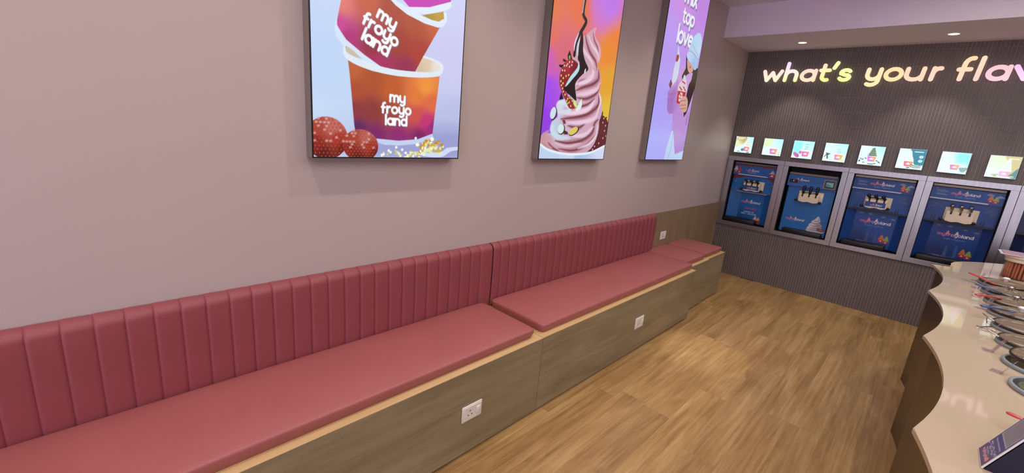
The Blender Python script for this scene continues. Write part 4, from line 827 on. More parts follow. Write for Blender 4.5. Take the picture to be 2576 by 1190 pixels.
def machine(i):
    ya, yb = IN[i]; w, h = ya - yb, GZ1 - GZ0
    fr = thing('steel_surround', FL[i], 'frame', (L - 0.0125, FR[i][0], FZ0)); fw, fh = FR[i][0] - FR[i][1], FZ1 - FZ0; a, b = FR[i][0] - ya, FR[i][0] - yb
    c, d = GZ0 - FZ0, GZ1 - FZ0
    for q in ((-fw, 0, 0, c), (-fw, 0, d, fh), (-a, 0, c, d), (-fw, -b, c, d)): obj('rail', B(-0.012, 0.0045, q[0], q[1], q[2], q[3], 0.0015, 2), M['steel'], fr)
    bm = bmesh.new(); box(bm, 0.0045, 0.035, -b, -b + 0.003, c, d); box(bm, 0.0045, 0.035, -a - 0.003, -a, c, d); box(bm, 0.0045, 0.035, -b, -a, c, c + 0.003); box(bm, 0.0045, 0.035, -b, -a, d - 0.003, d)
    obj('inner_lip', bm, M['dark'], fr)
    # machine: local x into the wall, y = -u, z up from the opening's lower edge
    t = thing('yogurt_machine', ML[i], 'machine', (L + 0.03, ya, GZ0)); w_ = w - 0.008
    Y = lambda u: -0.004 - u * w_; Zf = lambda v: (1 - v) * h
    left, right = (0.055, 0.965) if i == 1 else (0.0, 1.0)
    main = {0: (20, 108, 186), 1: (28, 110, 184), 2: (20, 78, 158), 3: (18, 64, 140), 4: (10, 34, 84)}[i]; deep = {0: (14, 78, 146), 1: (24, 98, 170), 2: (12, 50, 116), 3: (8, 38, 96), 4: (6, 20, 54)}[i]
    body_m = mat('machine_side', deep, 0.45, var=0.05)
    xb = 0.030 if i != 1 else 0.012                                  # body front plane
    vsh = 0.49 if i != 1 else 0.285                                  # where the lower niche begins
    hd0, hd1 = {0: (.06, .225), 1: (.12, .285)}.get(i, (.05, .205))
    obj('cabinet', B(0.070, 0.42, Y(1), Y(0), 0.004, h - 0.012), M['dark'], t)
    # upper body panel
    au, av = 150, 120
    def panel_pos(x, u0, u1, v0, v1): return lambda U, V: np.stack([np.full(U.shape, x), Y(0) - U * w_, V * h], -1)
    def art(u0, u1, v0, v1, bg, nu=None, nv=None):
        nu = nu or max(12, int((u1 - u0) * w_ / .0026)); nv = nv or max(12, int((v1 - v0) * h / .0026)); return Art(np.linspace(u0 * w_, u1 * w_, nu), np.linspace((1 - v1) * h, (1 - v0) * h, nv), bg)
    def put(A, x, name, thick=0.004):
        me = A.mesh(name, lambda U, V: np.stack([np.full(U.shape, x), -0.004 - U, V], -1), M['sticker'], t); return me
    U_ = lambda u: u * w_
    top = .0 if i == 1 else hd1
    bm = bmesh.new(); box(bm, xb + 0.001, 0.075, Y(right), Y(left), Zf(1.0) + .006 if i == 1 else Zf(vsh), Zf(.13 if i == 1 else .10), 0.001, 1); obj('body', bm, body_m, t)
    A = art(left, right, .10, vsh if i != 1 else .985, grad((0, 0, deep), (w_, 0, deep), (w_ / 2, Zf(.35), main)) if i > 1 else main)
    if i == 0:
        A.fill([(0, Zf(.30)), (0, Zf(.22)), (U_(1), Zf(.22)), (U_(1), Zf(.29)), (U_(.86), Zf(.27)), (U_(.8), Zf(.235)), (U_(.3), Zf(.24)), (U_(.2), Zf(.275))], (120, 36, 66)); cloud(A, U_(.10), Zf(.34), .03, (40, 110, 176)); A.text('a', (U_(.07), Zf(.345)), .012, (150, 190, 220), .2); A.text('a', (U_(.93), Zf(.345)), .012, (150, 190, 220), .2)
        A.fill([(0, Zf(.49)), (0, Zf(.475)), (U_(.2), Zf(.485)), (U_(.25), Zf(.49))], (150, 40, 60)); A.fill([(U_(1), Zf(.49)), (U_(1), Zf(.47)), (U_(.86), Zf(.485)), (U_(.8), Zf(.49))], (150, 40, 60))
    elif i == 1:
        brand_text(A, U_(.33), Zf(.795), U_(.36)); A.stroke([(U_(.20), Zf(.815)), (U_(.5), Zf(.815))], .002, (150, 180, 210), alpha=.5)
        cx_, cz_ = U_(.76), Zf(.90)
        A.fill([(cx_ - .072, cz_ + .012), (cx_ - .058, cz_ + .040), (cx_ - .064, cz_ + .052), (cx_ - .040, cz_ + .078), (cx_ - .044, cz_ + .092), (cx_ - .018, cz_ + .118), (cx_ + .006, cz_ + .150), (cx_ + .030, cz_ + .112), (cx_ + .028, cz_ + .086), (cx_ + .052, cz_ + .058), (cx_ + .048, cz_ + .036), (cx_ + .066, cz_ + .016), (cx_ + .050, cz_ - .008), (cx_ - .05, cz_ - .010)], grad((cx_ - .05, cz_ + .03, (226, 222, 226)), (cx_ + .04, cz_ + .05, (170, 160, 172)), (cx_, cz_ + .12, (214, 208, 214)), (cx_ - .03, cz_, (190, 184, 192))), smooth=4)
        for q_ in ([(-.060, .030), (-.02, .020), (.03, .030), (.056, .048)], [(-.058, .052), (-.02, .042), (.02, .054), (.046, .072)], [(-.042, .078), (-.01, .070), (.02, .080), (.030, .098)], [(-.030, .100), (0, .096), (.018, .110), (.010, .140)], [(-.064, .010), (-.02, .0), (.03, .010), (.058, .022)]): A.stroke([(cx_ + a_, cz_ + b_) for a_, b_ in q_], .0085, (112, 98, 112), soft=.004, alpha=.8, smooth=4, taper=True)
        pass; A.fill([(U_(.58), Zf(.905)), (U_(.95), Zf(.90)), (U_(.88), Zf(.95)), (U_(.64), Zf(.95))], (190, 188, 196)); A.fill([(U_(.80), Zf(.86)), (U_(.98), Zf(.87)), (U_(.9), Zf(.91)), (U_(.80), Zf(.90))], (96, 76, 74)); A.ell((U_(.87), Zf(.885)), .022, .009, (160, 90, 70))
    else:
        cc = (70, 92, 132) if i == 2 else (62, 80, 122)
        for x, z in ((.13, .27), (.10, .30), (.20, .295), (.82, .30), (.88, .275), (.91, .325)): cloud(A, U_(x), Zf(z), .034, cc)
        dk = (12, 20, 44); r_ = np.random.RandomState(2)
        A.fill([(0, Zf(vsh)), (0, Zf(vsh - .03))] + [(U_(k / 24), Zf(vsh - .012 - .022 * r_.rand())) for k in range(25)] + [(U_(1), Zf(vsh))], dk)
        for x in (.115, .155, .80, .84): A.fill([(U_(x) - .006, Zf(vsh)), (U_(x) - .004, Zf(vsh - .06)), (U_(x), Zf(vsh - .095)), (U_(x) + .004, Zf(vsh - .06)), (U_(x) + .006, Zf(vsh))], dk)
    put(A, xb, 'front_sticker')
    # lower niche: slanted side wings and back sticker
    if i != 1:
        u0, u1 = (.26, .82) if i == 0 else (.17, .86)
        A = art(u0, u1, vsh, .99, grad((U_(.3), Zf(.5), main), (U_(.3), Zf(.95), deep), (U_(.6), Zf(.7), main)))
        if i == 0:
            A.fill([(U_(u0), Zf(vsh)), (U_(u1), Zf(vsh)), (U_(u1), Zf(vsh + .02)), (U_(.6), Zf(vsh + .012)), (U_(u0), Zf(vsh + .018))], (120, 40, 70)); brand_text(A, U_(.52), Zf(.665), U_(.44)); A.text('spreading', (U_(.54), Zf(.765)), .0125, (206, 60, 90), .30, slant=.25, center=True); A.text('ACROSS UK', (U_(.52), Zf(.825)), .0088, (206, 214, 230), .30, track=.4, center=True); A.text('INDIA - MALAYSIA', (U_(.53), Zf(.855)), .0088, (206, 214, 230), .30, track=.4, center=True)
            cone_art(A, U_(.70), Zf(.93), .05, (236, 200, 190), (226, 180, 80)); A.ell((U_(.79), Zf(.955)), .02, .02, (190, 40, 70)); A.ell((U_(.66), Zf(.955)), .012, .010, (230, 226, 230))
        else:
            cc = (120, 132, 160) if i == 2 else (104, 116, 148)
            for x, z in ((.26, .535), (.42, .535), (.64, .555), (.80, .57)): cloud(A, U_(x), Zf(z), .030, cc)
            if i < 4:
                brand_text(A, U_(.53), Zf(.655), U_(.50)); A.text('health + happiness', (U_(.53), Zf(.70)), .0075, (110, 140, 190), .2, center=True)
                for x in (.46, .60): A.fill([(U_(x) - .012, Zf(.93)), (U_(x) - .008, Zf(.80)), (U_(x), Zf(.755)), (U_(x) + .008, Zf(.80)), (U_(x) + .012, Zf(.93))], (60, 88, 140))
                for k in range(9): A.ell((U_(.25 + k * .045), Zf(.93)), .008, .012, (44, 74, 126))
                A.stroke([(U_(.30), Zf(.925)), (U_(.72), Zf(.945))], .006, (150, 140, 170)); cone_art(A, U_(.70), Zf(.875), .062, (214, 120, 60), (150, 180, 90))
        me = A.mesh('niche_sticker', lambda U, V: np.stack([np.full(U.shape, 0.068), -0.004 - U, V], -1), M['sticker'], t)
        for s_, (p, q) in enumerate(((0.0, u0), (1.0, u1))):
            bm = bmesh.new(); vs = [bm.verts.new(c_) for c_ in ((xb, Y(p), Zf(vsh)), (0.0675, Y(q), Zf(vsh)), (0.0675, Y(q), Zf(.99)), (xb, Y(p), Zf(.99)), (xb + .004, Y(p), Zf(vsh)), (0.0715, Y(q), Zf(vsh)), (0.0715, Y(q), Zf(.99)), (xb + .004, Y(p), Zf(.99)))]
            for f in ((0, 1, 2, 3), (4, 5, 6, 7), (0, 1, 5, 4), (3, 2, 6, 7)): bm.faces.new([vs[k] for k in f])
            obj('side_wing', bm, mat('wing_sticker', tuple((np.array(main) * .7 + np.array(deep) * .3)), 0.4, var=0.04), t)
        obj('shelf_line', B(xb - 0.004, xb + 0.002, Y(.88 if i == 0 else 1), Y(.14 if i == 0 else 0), Zf(vsh + .008), Zf(vsh - .001 if i else vsh - .006), 0.0005, 1), M['steel'] if i == 0 else M['black'], t)
    # header box
    xh = xb - 0.022; hl, hr = (.02, .955) if i == 1 else (0.0, .985)
    hd = obj('header', B(xh + 0.001, 0.072, Y(hr), Y(hl), Zf(hd1), Zf(hd0 - .005), 0.002, 2), body_m, t)
    obj('top_strip', B(xh + 0.004, 0.072, Y(hr), Y(hl), Zf(hd0 - .008), Zf(hd0 - .038), 0.002, 2), M['cream'] if i > 1 else M['housing'], t)
    A = art(hl, hr, hd0, hd1, {0: (20, 100, 178), 1: (26, 100, 174)}.get(i, (20, 74, 152) if i < 4 else (12, 36, 90)))
    if i == 0:
        A.fill([(0, Zf(hd0)), (U_(1), Zf(hd0)), (U_(1), Zf(hd0 + .05)), (U_(.9), Zf(hd0 + .02)), (U_(.75), Zf(hd0 + .03)), (U_(.6), Zf(hd0 + .012)), (U_(.3), Zf(hd0 + .022)), (U_(.15), Zf(hd0 + .015)), (0, Zf(hd0 + .04))], (134, 44, 66), smooth=2)
        brand_text(A, U_(.44), Zf(.15), U_(.30)); A.text('healthy', (U_(.44), Zf(.178)), .008, (170, 190, 220), .25, track=.8, center=True); cone_art(A, U_(.05), Zf(.165), .06, (220, 214, 220), (180, 60, 60)); cup(A, U_(.90), Zf(.218), .056, .044, .045, (206, 70, 60), (170, 36, 50)); swirl(A, U_(.90), Zf(.155), .044, .03, (226, 206, 210), (150, 40, 40), 3)
    elif i == 1:
        brand_text(A, U_(.28), Zf(.195), U_(.30)); A.stroke([(U_(.14), Zf(.262)), (U_(.42), Zf(.262))], .004, (150, 70, 120), alpha=.7); A.stroke([(U_(.20), Zf(.225)), (U_(.5), Zf(.25))], .002, (150, 70, 120), alpha=.6)
    elif i < 4:
        brand_text(A, U_(.48), Zf(.125), U_(.38)); A.text('health + happiness', (U_(.49), Zf(.158)), .0065, (130, 160, 206), .2, center=True)
        for k, z in enumerate((.085, .10, .125, .14)): A.stroke([(U_(.08), Zf(z)), (U_(.20 + .03 * (k % 2)), Zf(z))], .004 if k % 2 else .002, (170, 186, 216), alpha=.8)
        A.ell((U_(.07), Zf(.066)), .006, .004, (206, 70, 110)); cone_art(A, U_(.82), Zf(.15), .05, (222, 130, 60), (160, 190, 90)); cloud(A, U_(.80), Zf(.085), .04, (130, 150, 186)); cloud(A, U_(.93), Zf(.10), .04, (150, 164, 196))
    if i != 1: A.stroke([(U_(.0 if i else .13), Zf(hd1 - .010)), (U_(.80), Zf(hd1 - .010))], .0095, (214, 220, 228))
    A.mesh('header_sticker', lambda U, V: np.stack([np.full(U.shape, xh), -0.004 - U, V], -1), M['sticker'], t)
    if i == 1:
        d_ = obj('display', B(xh - 0.008, xh - 0.0005, Y(.955), Y(.715), Zf(.27), Zf(.135), 0.002, 2), M['housing'], t)
        obj('display_bezel', B(xh - 0.0095, xh - 0.007, Y(.925), Y(.745), Zf(.255), Zf(.155), 0.001, 1), M['black'], t)
        A = Art(np.linspace(U_(.765), U_(.905), 30), np.linspace(Zf(.24), Zf(.17), 24), grad((U_(.76), Zf(.17), (90, 140, 150)), (U_(.9), Zf(.2), (110, 160, 164)), (U_(.8), Zf(.24), (60, 104, 116)))); A.stroke([(U_(.78), Zf(.185)), (U_(.87), Zf(.2))], .003, (206, 230, 230)); A.stroke([(U_(.79), Zf(.22)), (U_(.90), Zf(.23))], .002, (170, 206, 206))
        me = A.mesh('display_screen', lambda U, V: np.stack([np.full(U.shape, xh - 0.0098), -0.004 - U, V], -1), print_mat('display_glow', 0.5), t)
        obj('counter_display', B(xh - 0.003, xh - 0.0005, Y(.215), Y(.055), Zf(.235), Zf(.185), 0.001, 1), M['black'], t); obj('indicator', B(xh - 0.0036, xh - 0.0030, Y(.145), Y(.13), Zf(.215), Zf(.20)), emit_mat('indicator_light', (255, 120, 110), 1.2), t)
    # dispensing head
    u0, u1, v0, v1 = {0: (.29, .77, .300, .468), 1: (.29, .77, .338, .505), 2: (.26, .71, .280, .448), 3: (.27, .74, .290, .470), 4: (.27, .74, .290, .470)}[i]
    yl, yr_, zt, zb_ = Y(u0), Y(u1), Zf(v0), Zf(v1); hw = yl - yr_
    obj('mounting_plate', B(xb - 0.010, xb - 0.001, yr_, yl, zb_ + 0.012, zt, 0.004, 2), M['cream'], t, True)
    n = 24; pts = [(yl - hw * .06, zt - 0.030), (yr_ + hw * .13, zt - 0.030)] + [(yr_ + hw * .13 + hw * .81 * k / n, zb_ + 0.007 + 0.0035 * math.cos(k / n * 4 * PI) + (0.006 if k in (0, n) else 0)) for k in range(n + 1)]
    bm = bmesh.new(); lo = [bm.verts.new((xb - 0.058, a_, b_)) for a_, b_ in pts]; hi = [bm.verts.new((xb - 0.010, a_, b_)) for a_, b_ in pts]; bm.faces.new(lo); bm.faces.new(hi[::-1])
    for k in range(len(pts)): bm.faces.new((lo[k], lo[(k + 1) % len(pts)], hi[(k + 1) % len(pts)], hi[k]))
    bmesh.ops.bevel(bm, geom=[e_ for e_ in bm.edges if e_.calc_length() > .02 and abs(e_.verts[0].co.x - e_.verts[1].co.x) < 1e-6 and e_.verts[0].co.x < xb - .05], offset=.004, segments=2, affect='EDGES')
    obj('dispenser_block', bm, M['cream'], t)
    if i in (0, 2): A = Art(np.linspace(-Y(u0 + .03), -Y(u1 - .08), 50), np.linspace(zb_ + .018, zt - .062 + .01, 24), (24, 70, 140)); brand_text(A, -(yl + yr_) / 2 - .004, zb_ + .034, hw * .42); A.stroke([(-Y(u0 + .12), zb_ + .024), (-Y(u1 - .16), zb_ + .024)], .003, (150, 180, 220)); A.mesh('block_label', lambda U, V: np.stack([np.full(U.shape, xb - 0.0585), -U, V], -1), M['sticker'], t)
    for k in (0, 1): obj('thumb_screw', lathe(bmesh.new(), [(0, 0), (.012, 0), (.013, .004), (.013, .020), (.010, .024), (0, .024)], 14, (0, 0, 0), Matrix.Translation((xb - 0.012, (yl + .010, yr_ + .016)[k], zb_ + .014)) @ Matrix.Rotation(-PI / 2, 4, 'Y')), M['black'], t, True)
    for k, f in enumerate((.20, .47, .74)):
        y = yl - hw * f; x = xb - 0.040
        obj('nozzle_slot', B(x - 0.0205, x - 0.012, y - .0065, y + .0065, zt - .056, zt - .029, 0.001, 1), M['black'], t)
        if i == 1: obj('lever', tube(bmesh.new(), [(x, y, zt - .034), (x - .002, y, zt - .022), (x - .003, y, zt - .010), (x - .004, y, zt + .052), (x - .0045, y, zt + .056)], [.006, .0115, .0125, .0130, .0105], 14), M['black'], t, True)
        elif i >= 3: obj('lever', tube(bmesh.new(), [(x, y, zt - .034), (x - .006, y, zt - .012), (x - .022, y + .004, zt + .024), (x - .0235, y + .0045, zt + .027)], [.008, .0115, .0145, .0125], 16), M['chrome'], t, True)
        else: obj('lever', tube(bmesh.new(), [(x, y, zt - .040), (x - .004, y + .002, zt - .018), (x - .010, y + .016, zt + .004), (x - .012, y + .024, zt + .010)], [.007, .010, .015, .013], 12), M['black'], t, True)
    if i < 3: obj('hinge_bar', tube(bmesh.new(), [(xb - .03, yl - hw * .12, zt - .014), (xb - .03, yr_ + hw * .2, zt - .014)], .004, 8), M['black'], t, True)
    # drip tray
    tu0, tu1 = {0: (.0, .76), 1: (.14, .92)}.get(i, (.06, .80)); obj('drip_tray', B(-0.060 + 0.012, xb + .03, Y(tu1), Y(tu0), 0.004, 0.050, 0.008, 3), M['black'], t, True)
    bm = bmesh.new()
    for k in range(14):
        y = Y(tu0) - .02 - (Y(tu0) - Y(tu1) - .04) * k / 13; box(bm, -0.040, xb + .02, y - .004, y + .004, 0.0495, 0.0525)
    g = obj('tray_grille', bm, M['bezel'], t); g['kind'] = 'stuff'
for i in range(5): machine(i)
# dark service space behind the machines
obj_bm = bmesh.new(); box(obj_bm, L + 0.5, L + 0.52, OY0, OY1, OZ0, OZ1); box(obj_bm, L + 0.12, L + 0.52, OY0, OY1, OZ0 - 0.02, OZ0); box(obj_bm, L + 0.12, L + 0.52, OY0, OY1, OZ1, OZ1 + 0.02); box(obj_bm, L + 0.12, L + 0.52, OY0 - 0.02, OY0, OZ0, OZ1); box(obj_bm, L + 0.12, L + 0.52, OY1, OY1 + 0.02, OZ0, OZ1)
obj('service_recess', obj_bm, M['dark'], wall_end)

# ================================================================== COUNTER
ZC = 0.842
def scallops(inset, y_tip=-0.100, y_bay=-0.157):
    tips = [4.762 - 0 * 1, 3.935] ; xs = [3.935, 3.100, 2.262, 1.430, 0.597, -0.236, -1.07]
    pts = []
    for a, b in zip(xs[:-1], xs[1:]):
        for k in range(24):
            t = k / 24; f = 1 - (2 * t - 1) ** 2; pts.append((a + (b - a) * t, (y_tip - inset) - (y_tip - y_bay) * f))
    pts.append((xs[-1], y_tip - inset)); return pts
def counter_outline(inset):
    near = scallops(inset); x1, x0 = 3.935, -1.07; YM = -0.72
    far_end = [(3.962 - inset, -0.192 - inset), (4.14 - inset, -0.198 - inset), (4.20 - inset, -0.214 - inset), (4.26 - inset, -0.238 - inset), (4.33 - inset, -0.284 - inset), (4.40 - inset, -0.338 - inset), (4.50 - inset, -0.436 - inset * .5), (4.58 - inset, -0.53), (4.62 - inset, -0.62)]
    mirror = lambda q: [(x, 2 * YM - y) for x, y in q][::-1]
    top = [near[0]] + []
    o = far_end[::-1] + near                        # from far centre round to the near corner along the aisle
    return o + mirror(o)
ct = thing('counter', 'long island counter with scalloped cream top and dark glossy base', 'counter', (3.1, -0.1, 0))
def shift(p): return [(x - 3.1, y + 0.1) for x, y in p]
bm = prism(bmesh.new(), shift(counter_outline(0.0)), ZC - 0.014, ZC)
bmesh.ops.bevel(bm, geom=[e_ for e_ in bm.edges if abs(e_.verts[0].co.z - ZC) < 1e-6 and abs(e_.verts[1].co.z - ZC) < 1e-6], offset=0.002, segments=2, affect='EDGES')
obj('countertop', bm, M['counter'], ct)
obj('base', prism(bmesh.new(), shift(counter_outline(0.036)), 0.0, ZC - 0.0142), M['counterbase'], ct)

# topping bowls let into the counter, each with its own lid
YT = -0.405
BX = [3.64, 3.40, 3.17, 2.94, 2.70, 2.47, 2.23, 2.00]
BC = ['dark', 'olive', 'dark', 'dark', 'dark', 'dark', 'olive', 'olive']
BL = ['topping bowl with a red spoon, farthest along the counter', 'topping bowl with a blue spoon, second from the far end', 'topping bowl between a blue and a red spoon', 'topping bowl beside the thick blue spoon', 'topping bowl with a wide grey rim beside thin crossed tongs', 'topping bowl just nearer than the crossed tongs', 'topping bowl with a grey rim and its lid raised at the back', 'nearest topping bowl, uncovered at its left side']
LL = ['smoky lid over the farthest topping bowl', 'smoky lid over the second farthest topping bowl', 'smoky lid with red spoon beside its left edge', 'smoky lid beside the thick blue spoon', 'smoky lid on the wide grey rimmed bowl by the tongs', 'smoky lid just nearer than the crossed tongs', 'smoky lid propped up at a slant over a dark bowl', 'smoky lid pushed back off the nearest bowl']
for k, x in enumerate(BX):
    t = thing('topping_bowl', BL[k], 'bowl', (x, YT, ZC))
    obj('rim', lathe(bmesh.new(), [(.100, 0), (.103, .004), (.103, .011), (.099, .014), (.094, .013), (.092, .006), (.092, 0.001)], 56), M['rimgrey'], t, True)
    obj('bowl_body', lathe(bmesh.new(), [(.0925, .012), (.088, .0105), (.080, .006), (.060, .0025), (.0, .0015)], 48), M['bowl'], t, True)
    bm = bmesh.new(); lathe(bm, [(.081, .0068), (.060, .009), (.03, .0105), (0, .011)], 40)
    tp = obj('topping', bm, M['topping'] if BC[k] == 'dark' else M['olive'], t, True); tp['kind'] = 'stuff'
def lid(x, y, z, label, tilt=0.0):
    t = thing('bowl_lid', label, 'lid', (x, y, z)); t.rotation_euler = (tilt, tilt * .3, 0)
    obj('glass', lathe(bmesh.new(), [(.0985, .0), (.098, .006), (.088, .0115), (.060, .017), (.03, .020), (.0, .021)], 56), M['lidglass'], t, True)
    obj('rim_band', lathe(bmesh.new(), [(.1005, -.002), (.1025, .002), (.1005, .008), (.0975, .008), (.0975, -.002), (.1005, -.002)], 56), M['lidrim'], t, True)
    obj('knob', lathe(bmesh.new(), [(.009, .019), (.008, .028), (.015, .032), (.016, .037), (.010, .041), (0, .042)], 24), M['chrome'] if k_lid % 3 else M['white'], t, True)
for k_lid, x in enumerate(BX):
    if k_lid == 6: lid(x + .010, YT - .012, ZC + .0420, LL[k_lid], -0.11)
    elif k_lid == 7: lid(x + .03, YT - .085, ZC + .0235, LL[k_lid], -0.06)
    else: lid(x, YT, ZC + .0165, LL[k_lid])

# ================================================================== SMALL THINGS ON THE COUNTER
def at(x, y, z): return ray_hit(x, y, 2, z)
def spoon_rest(x, y, rot, label):
    """folded clear acrylic spoon rest: foot, leaning stem and a notched cradle"""
    t = thing('spoon_rest', label, 'spoon rest', (x, y, ZC)); t.rotation_euler = (0, 0, rot)
    obj('foot', B(-.018, .018, -.012, .016, 0.0, .0028, .0008, 1), M['acrylic'], t)
    mt = Matrix.Translation((0, -.010, .0014)) @ Matrix.Rotation(math.radians(22), 4, 'X')
    obj('stem', B(-.013, .013, -.0014, .0014, 0, .040, .0008, 1, mt), M['acrylic'], t)
    m2 = mt @ Matrix.Translation((0, 0, .040)); bm = bmesh.new(); box(bm, -.013, -.0035, -.0014, .0014, 0, .016, 0.0006, 1, m2); box(bm, .0035, .013, -.0014, .0014, 0, .016, 0.0006, 1, m2)
    obj('cradle', bm, M['acrylic'], t)
for x, y, r, l in ((3.655, -.278, .2, 'clear spoon rest holding the red spoon, farthest along the counter'), (3.44, -.272, .1, 'clear spoon rest at the blue spoon, second from the far end'), (3.215, -.268, .3, 'clear spoon rest beside the short red spoon'), (2.965, -.270, .4, 'clear spoon rest at the thick blue spoon'),
                   (2.585, -.275, -.2, 'clear spoon rest in front of the bowl by the crossed tongs'), (2.300, -.262, .1, 'clear spoon rest holding no spoon, before the slanted lid'), (2.085, -.272, -.3, 'clear spoon rest beside the nearest topping bowl')): spoon_rest(x, y - .014, r, l)
def spoon(p, q, m_, r, label):
    """plastic spoon: flattened handle rising to the rest and a small bowl end"""
    a, b = at(*p), at(*q); d = (b - a); L_ = d.length; t = thing('spoon', label, 'spoon', a); d = d.normalized(); e = d * 0.12; e.z -= 0.010
    o = obj('handle', tube(bmesh.new(), [(0, 0, 0), d * .004, d * .02, b - a, b - a + e * .4], [r * .55, r * .95, r, r * .85, r * .6], 12, .5), m_, t, True)
    c = b - a + e * .4; bm = bmesh.new(); n = 14
    f = Vector((-d.y, d.x, 0)).normalized(); rings = []
    for k in range(5):
        s_ = k / 4; rings.append([bm.verts.new(c + d * (.016 + .016 * s_ * math.cos(2 * PI * i / n)) + f * (.010 * s_ * math.sin(2 * PI * i / n)) + Vector((0, 0, -.005 * (1 - s_ * s_)))) for i in range(n)] if k else [bm.verts.new(c + d * .016 + Vector((0, 0, -.005)))])
    for i in range(n): bm.faces.new((rings[0][0], rings[1][i], rings[1][(i + 1) % n]))
    for u_, w_ in zip(rings[1:-1], rings[2:]):
        for i in range(n): bm.faces.new((u_[i], w_[i], w_[(i + 1) % n], u_[(i + 1) % n]))
    s2_ = obj('spoon_bowl', bm, m_, t, True); md = s2_.modifiers.new('thickness', 'SOLIDIFY'); md.thickness = 0.0012
    return t
spoon((2438, 686, ZC + .046), (2470, 699, ZC + .040), M['red'], .0095, 'red plastic spoon handle sticking out left at the farthest bowl')
spoon((2453, 714, ZC + .046), (2490, 726, ZC + .038), M['bluesp'], .0085, 'blue plastic spoon at the second farthest bowl')
spoon((2454, 741, ZC + .046), (2482, 744, ZC + .044), M['red'], .0098, 'short red spoon handle beside a clear rest, between two blue spoons')
spoon((2467, 769, ZC + .052), (2504, 775, ZC + .050), M['bluesp'], .0095, 'thick blue spoon handle between the short red spoon and the tongs')
spoon((2532, 1037, ZC + .040), (2566, 1052, ZC + .040), M['red'], .0080, 'red spoon near the card stand, closest to the camera')
def tongs(arms, label):
    a0 = at(*arms[0][0]); t = thing('tongs', label, 'tongs', a0)
    for q in arms: obj('arm', tube(bmesh.new(), [at(*p) - a0 for p in q], [.0016, .0022, .0026][:len(q)] if len(q) < 4 else .0019, 8), M['chrome'], t, True)
    return t
tongs([[(2472, 788, ZC + .052), (2485, 798, ZC + .046), (2501, 808, ZC + .042)], [(2482, 806, ZC + .042), (2492, 808, ZC + .041), (2501, 810, ZC + .041)], [(2482, 799, ZC + .044), (2483, 816, ZC + .030), (2486, 832, ZC + .012)]], 'thin steel tongs, the upper pair of the two crossing, with a drooping arm')
tongs([[(2456, 819, ZC + .046), (2480, 828, ZC + .044), (2513, 847, ZC + .042)], [(2456, 826, ZC + .040), (2470, 822, ZC + .040), (2496, 822, ZC + .040)], [(2486, 826, ZC + .036), (2496, 829, ZC + .034), (2504, 834, ZC + .033)]], 'thin steel tongs, the lower pair of the two crossing')

# clear jar of biscuit sticks with a wide lid
JX, JY = 4.02, -.487
jar = thing('stick_jar', 'clear jar with wide pale lid holding orange biscuit sticks, at the right edge', 'jar', (JX, JY, ZC))
obj('jar_wall', lathe(bmesh.new(), [(.0, .001), (.070, .001), (.073, .004), (.074, .122), (.076, .126), (.073, .126), (.0715, .120), (.0705, .006), (.0, .004)], 48), M['jarwall'], jar, True)
obj('lid', lathe(bmesh.new(), [(.0, .127), (.080, .127), (.083, .130), (.084, .142), (.080, .146), (.0, .146)], 48), M['cream'], jar, True)
obj('lid_band', lathe(bmesh.new(), [(.0765, .106), (.0775, .108), (.0775, .123), (.0765, .125), (.0755, .125), (.0755, .106), (.0765, .106)], 48), M['cream'], jar, True)
obj('lid_tray', B(-.085, .085, -.085, .110, .1465, .1505, .002, 2), mat('pink_white_card', (214, 196, 206), 0.4), jar)
obj('lid_card', B(-.070, .075, -.075, .095, .151, .1545, .001, 1), mat('mauve_card', (176, 140, 160), 0.4), jar)
first = None; rs = np.random.RandomState(8)
for k in range(44):
    ring = .062 if k < 26 else (.044 if k < 38 else .022); n_ = 26 if k < 26 else (12 if k < 38 else 6); a = 2 * PI * (k % n_) / n_ + rs.uniform(-.04, .04)
    if first is None:
        first = obj('biscuit_stick', tube(bmesh.new(), [(0, 0, .0055), (.0004, 0, .03), (-.0004, .0003, .06), (0, 0, .114)], [.0052, .0058, .0055, .0048], 8), M['stick'], None, True); o = first
        tag(o, 'orange biscuit stick standing inside the clear jar', 'biscuit', 'orange biscuit sticks in the jar')
    else: o = first.copy(); COL.objects.link(o)
    o.location = (JX + ring * math.cos(a), JY + ring * math.sin(a), ZC + rs.uniform(0, .002)); o.rotation_euler = (0, 0, rs.uniform(0, 6)); o.scale = (1, 1, rs.uniform(.88, 1.0))

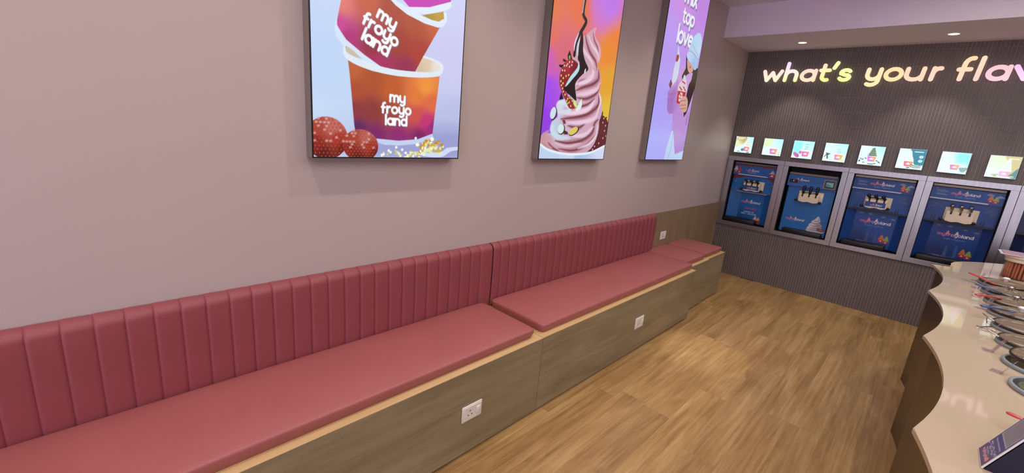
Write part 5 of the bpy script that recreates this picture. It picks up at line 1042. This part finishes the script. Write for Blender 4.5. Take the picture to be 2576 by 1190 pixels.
# leaning card stand by the camera
sx0, sx1, sy = 1.361, 1.453, -.2185
th = math.radians(68); up = Vector((0, -math.cos(th), math.sin(th))); nr = Vector((0, math.sin(th), math.cos(th))); H_ = .17
st = thing('card_stand', 'navy leaning card stand with a blue and purple card, at the lower right corner', 'card stand', (sx0, sy, ZC))
bm = bmesh.new(); w_ = sx1 - sx0; prof = [(-.003, 0), (-.003 - math.cos(th) * (H_ - .006), math.sin(th) * (H_ - .006)), (-.105, .0)]
lo = [bm.verts.new((0.003, y, z)) for y, z in prof]; hi = [bm.verts.new((w_ - .003, y, z)) for y, z in prof]; bm.faces.new(lo); bm.faces.new(hi[::-1])
for k in range(3): bm.faces.new((lo[k], lo[(k + 1) % 3], hi[(k + 1) % 3], hi[k]))
obj('stand_body', bm, M['navyside'], st)
mt = Matrix((Vector((1, 0, 0)), up, nr)).transposed().to_4x4()
obj('card_board', B(0, w_, 0, H_, 0.0, .0035, .0012, 2, mt), M['white'], st)
A = Art(np.linspace(.003, w_ - .003, 70), np.linspace(.003, H_ - .003, 110), grad((.02, .01, (84, 66, 120)), (.08, .01, (80, 60, 116)), (.05, .045, (76, 84, 140)), (.05, .09, (86, 108, 158)), (.05, .16, (90, 116, 166))))
# on the card, +u runs away from the aisle reader's right: mirrored into reading direction
wd_ = w_
mir = lambda q: [(wd_ - a, b) for a, b in q]
A.text('myfroyoland', (wd_ - .016, .014), .0052, (226, 160, 180), .34, ex=(-1, 0), track=.3); A.ell((wd_ - .075, .018), .006, .006, (230, 130, 150))
A.text('health + happiness', (wd_ - .020, .024), .0020, (180, 170, 206), .3, ex=(-1, 0))
r_ = np.random.RandomState(4)
for k in range(26): A.ell((.006 + .080 * k / 25, .036 + r_.uniform(-.005, .005)), .0022, .0018, (206, 206, 226), alpha=.8)
for q_ in ((.014, .030), (.034, .052), (.056, .062), (.066, .080)): A.stroke([(q_[0], .052), (q_[1], .053)], .0030, (186, 194, 218), alpha=.75)
A.fill([(.008, .066), (w_ - .008, .066), (w_ - .008, .142), (.008, .142)], (206, 202, 206)); A.fill([(.010, .068), (w_ - .010, .068), (w_ - .010, .140), (.010, .140)], (150, 148, 156))
def cardpos(U, V):
    q = np.zeros(U.shape + (3,)); n_ = .0038
    for k in range(3): q[..., k] = U * (1, 0, 0)[k] + V * up[k] + n_ * nr[k]
    return q
A.mesh('card_print', cardpos, M['sticker'], st)
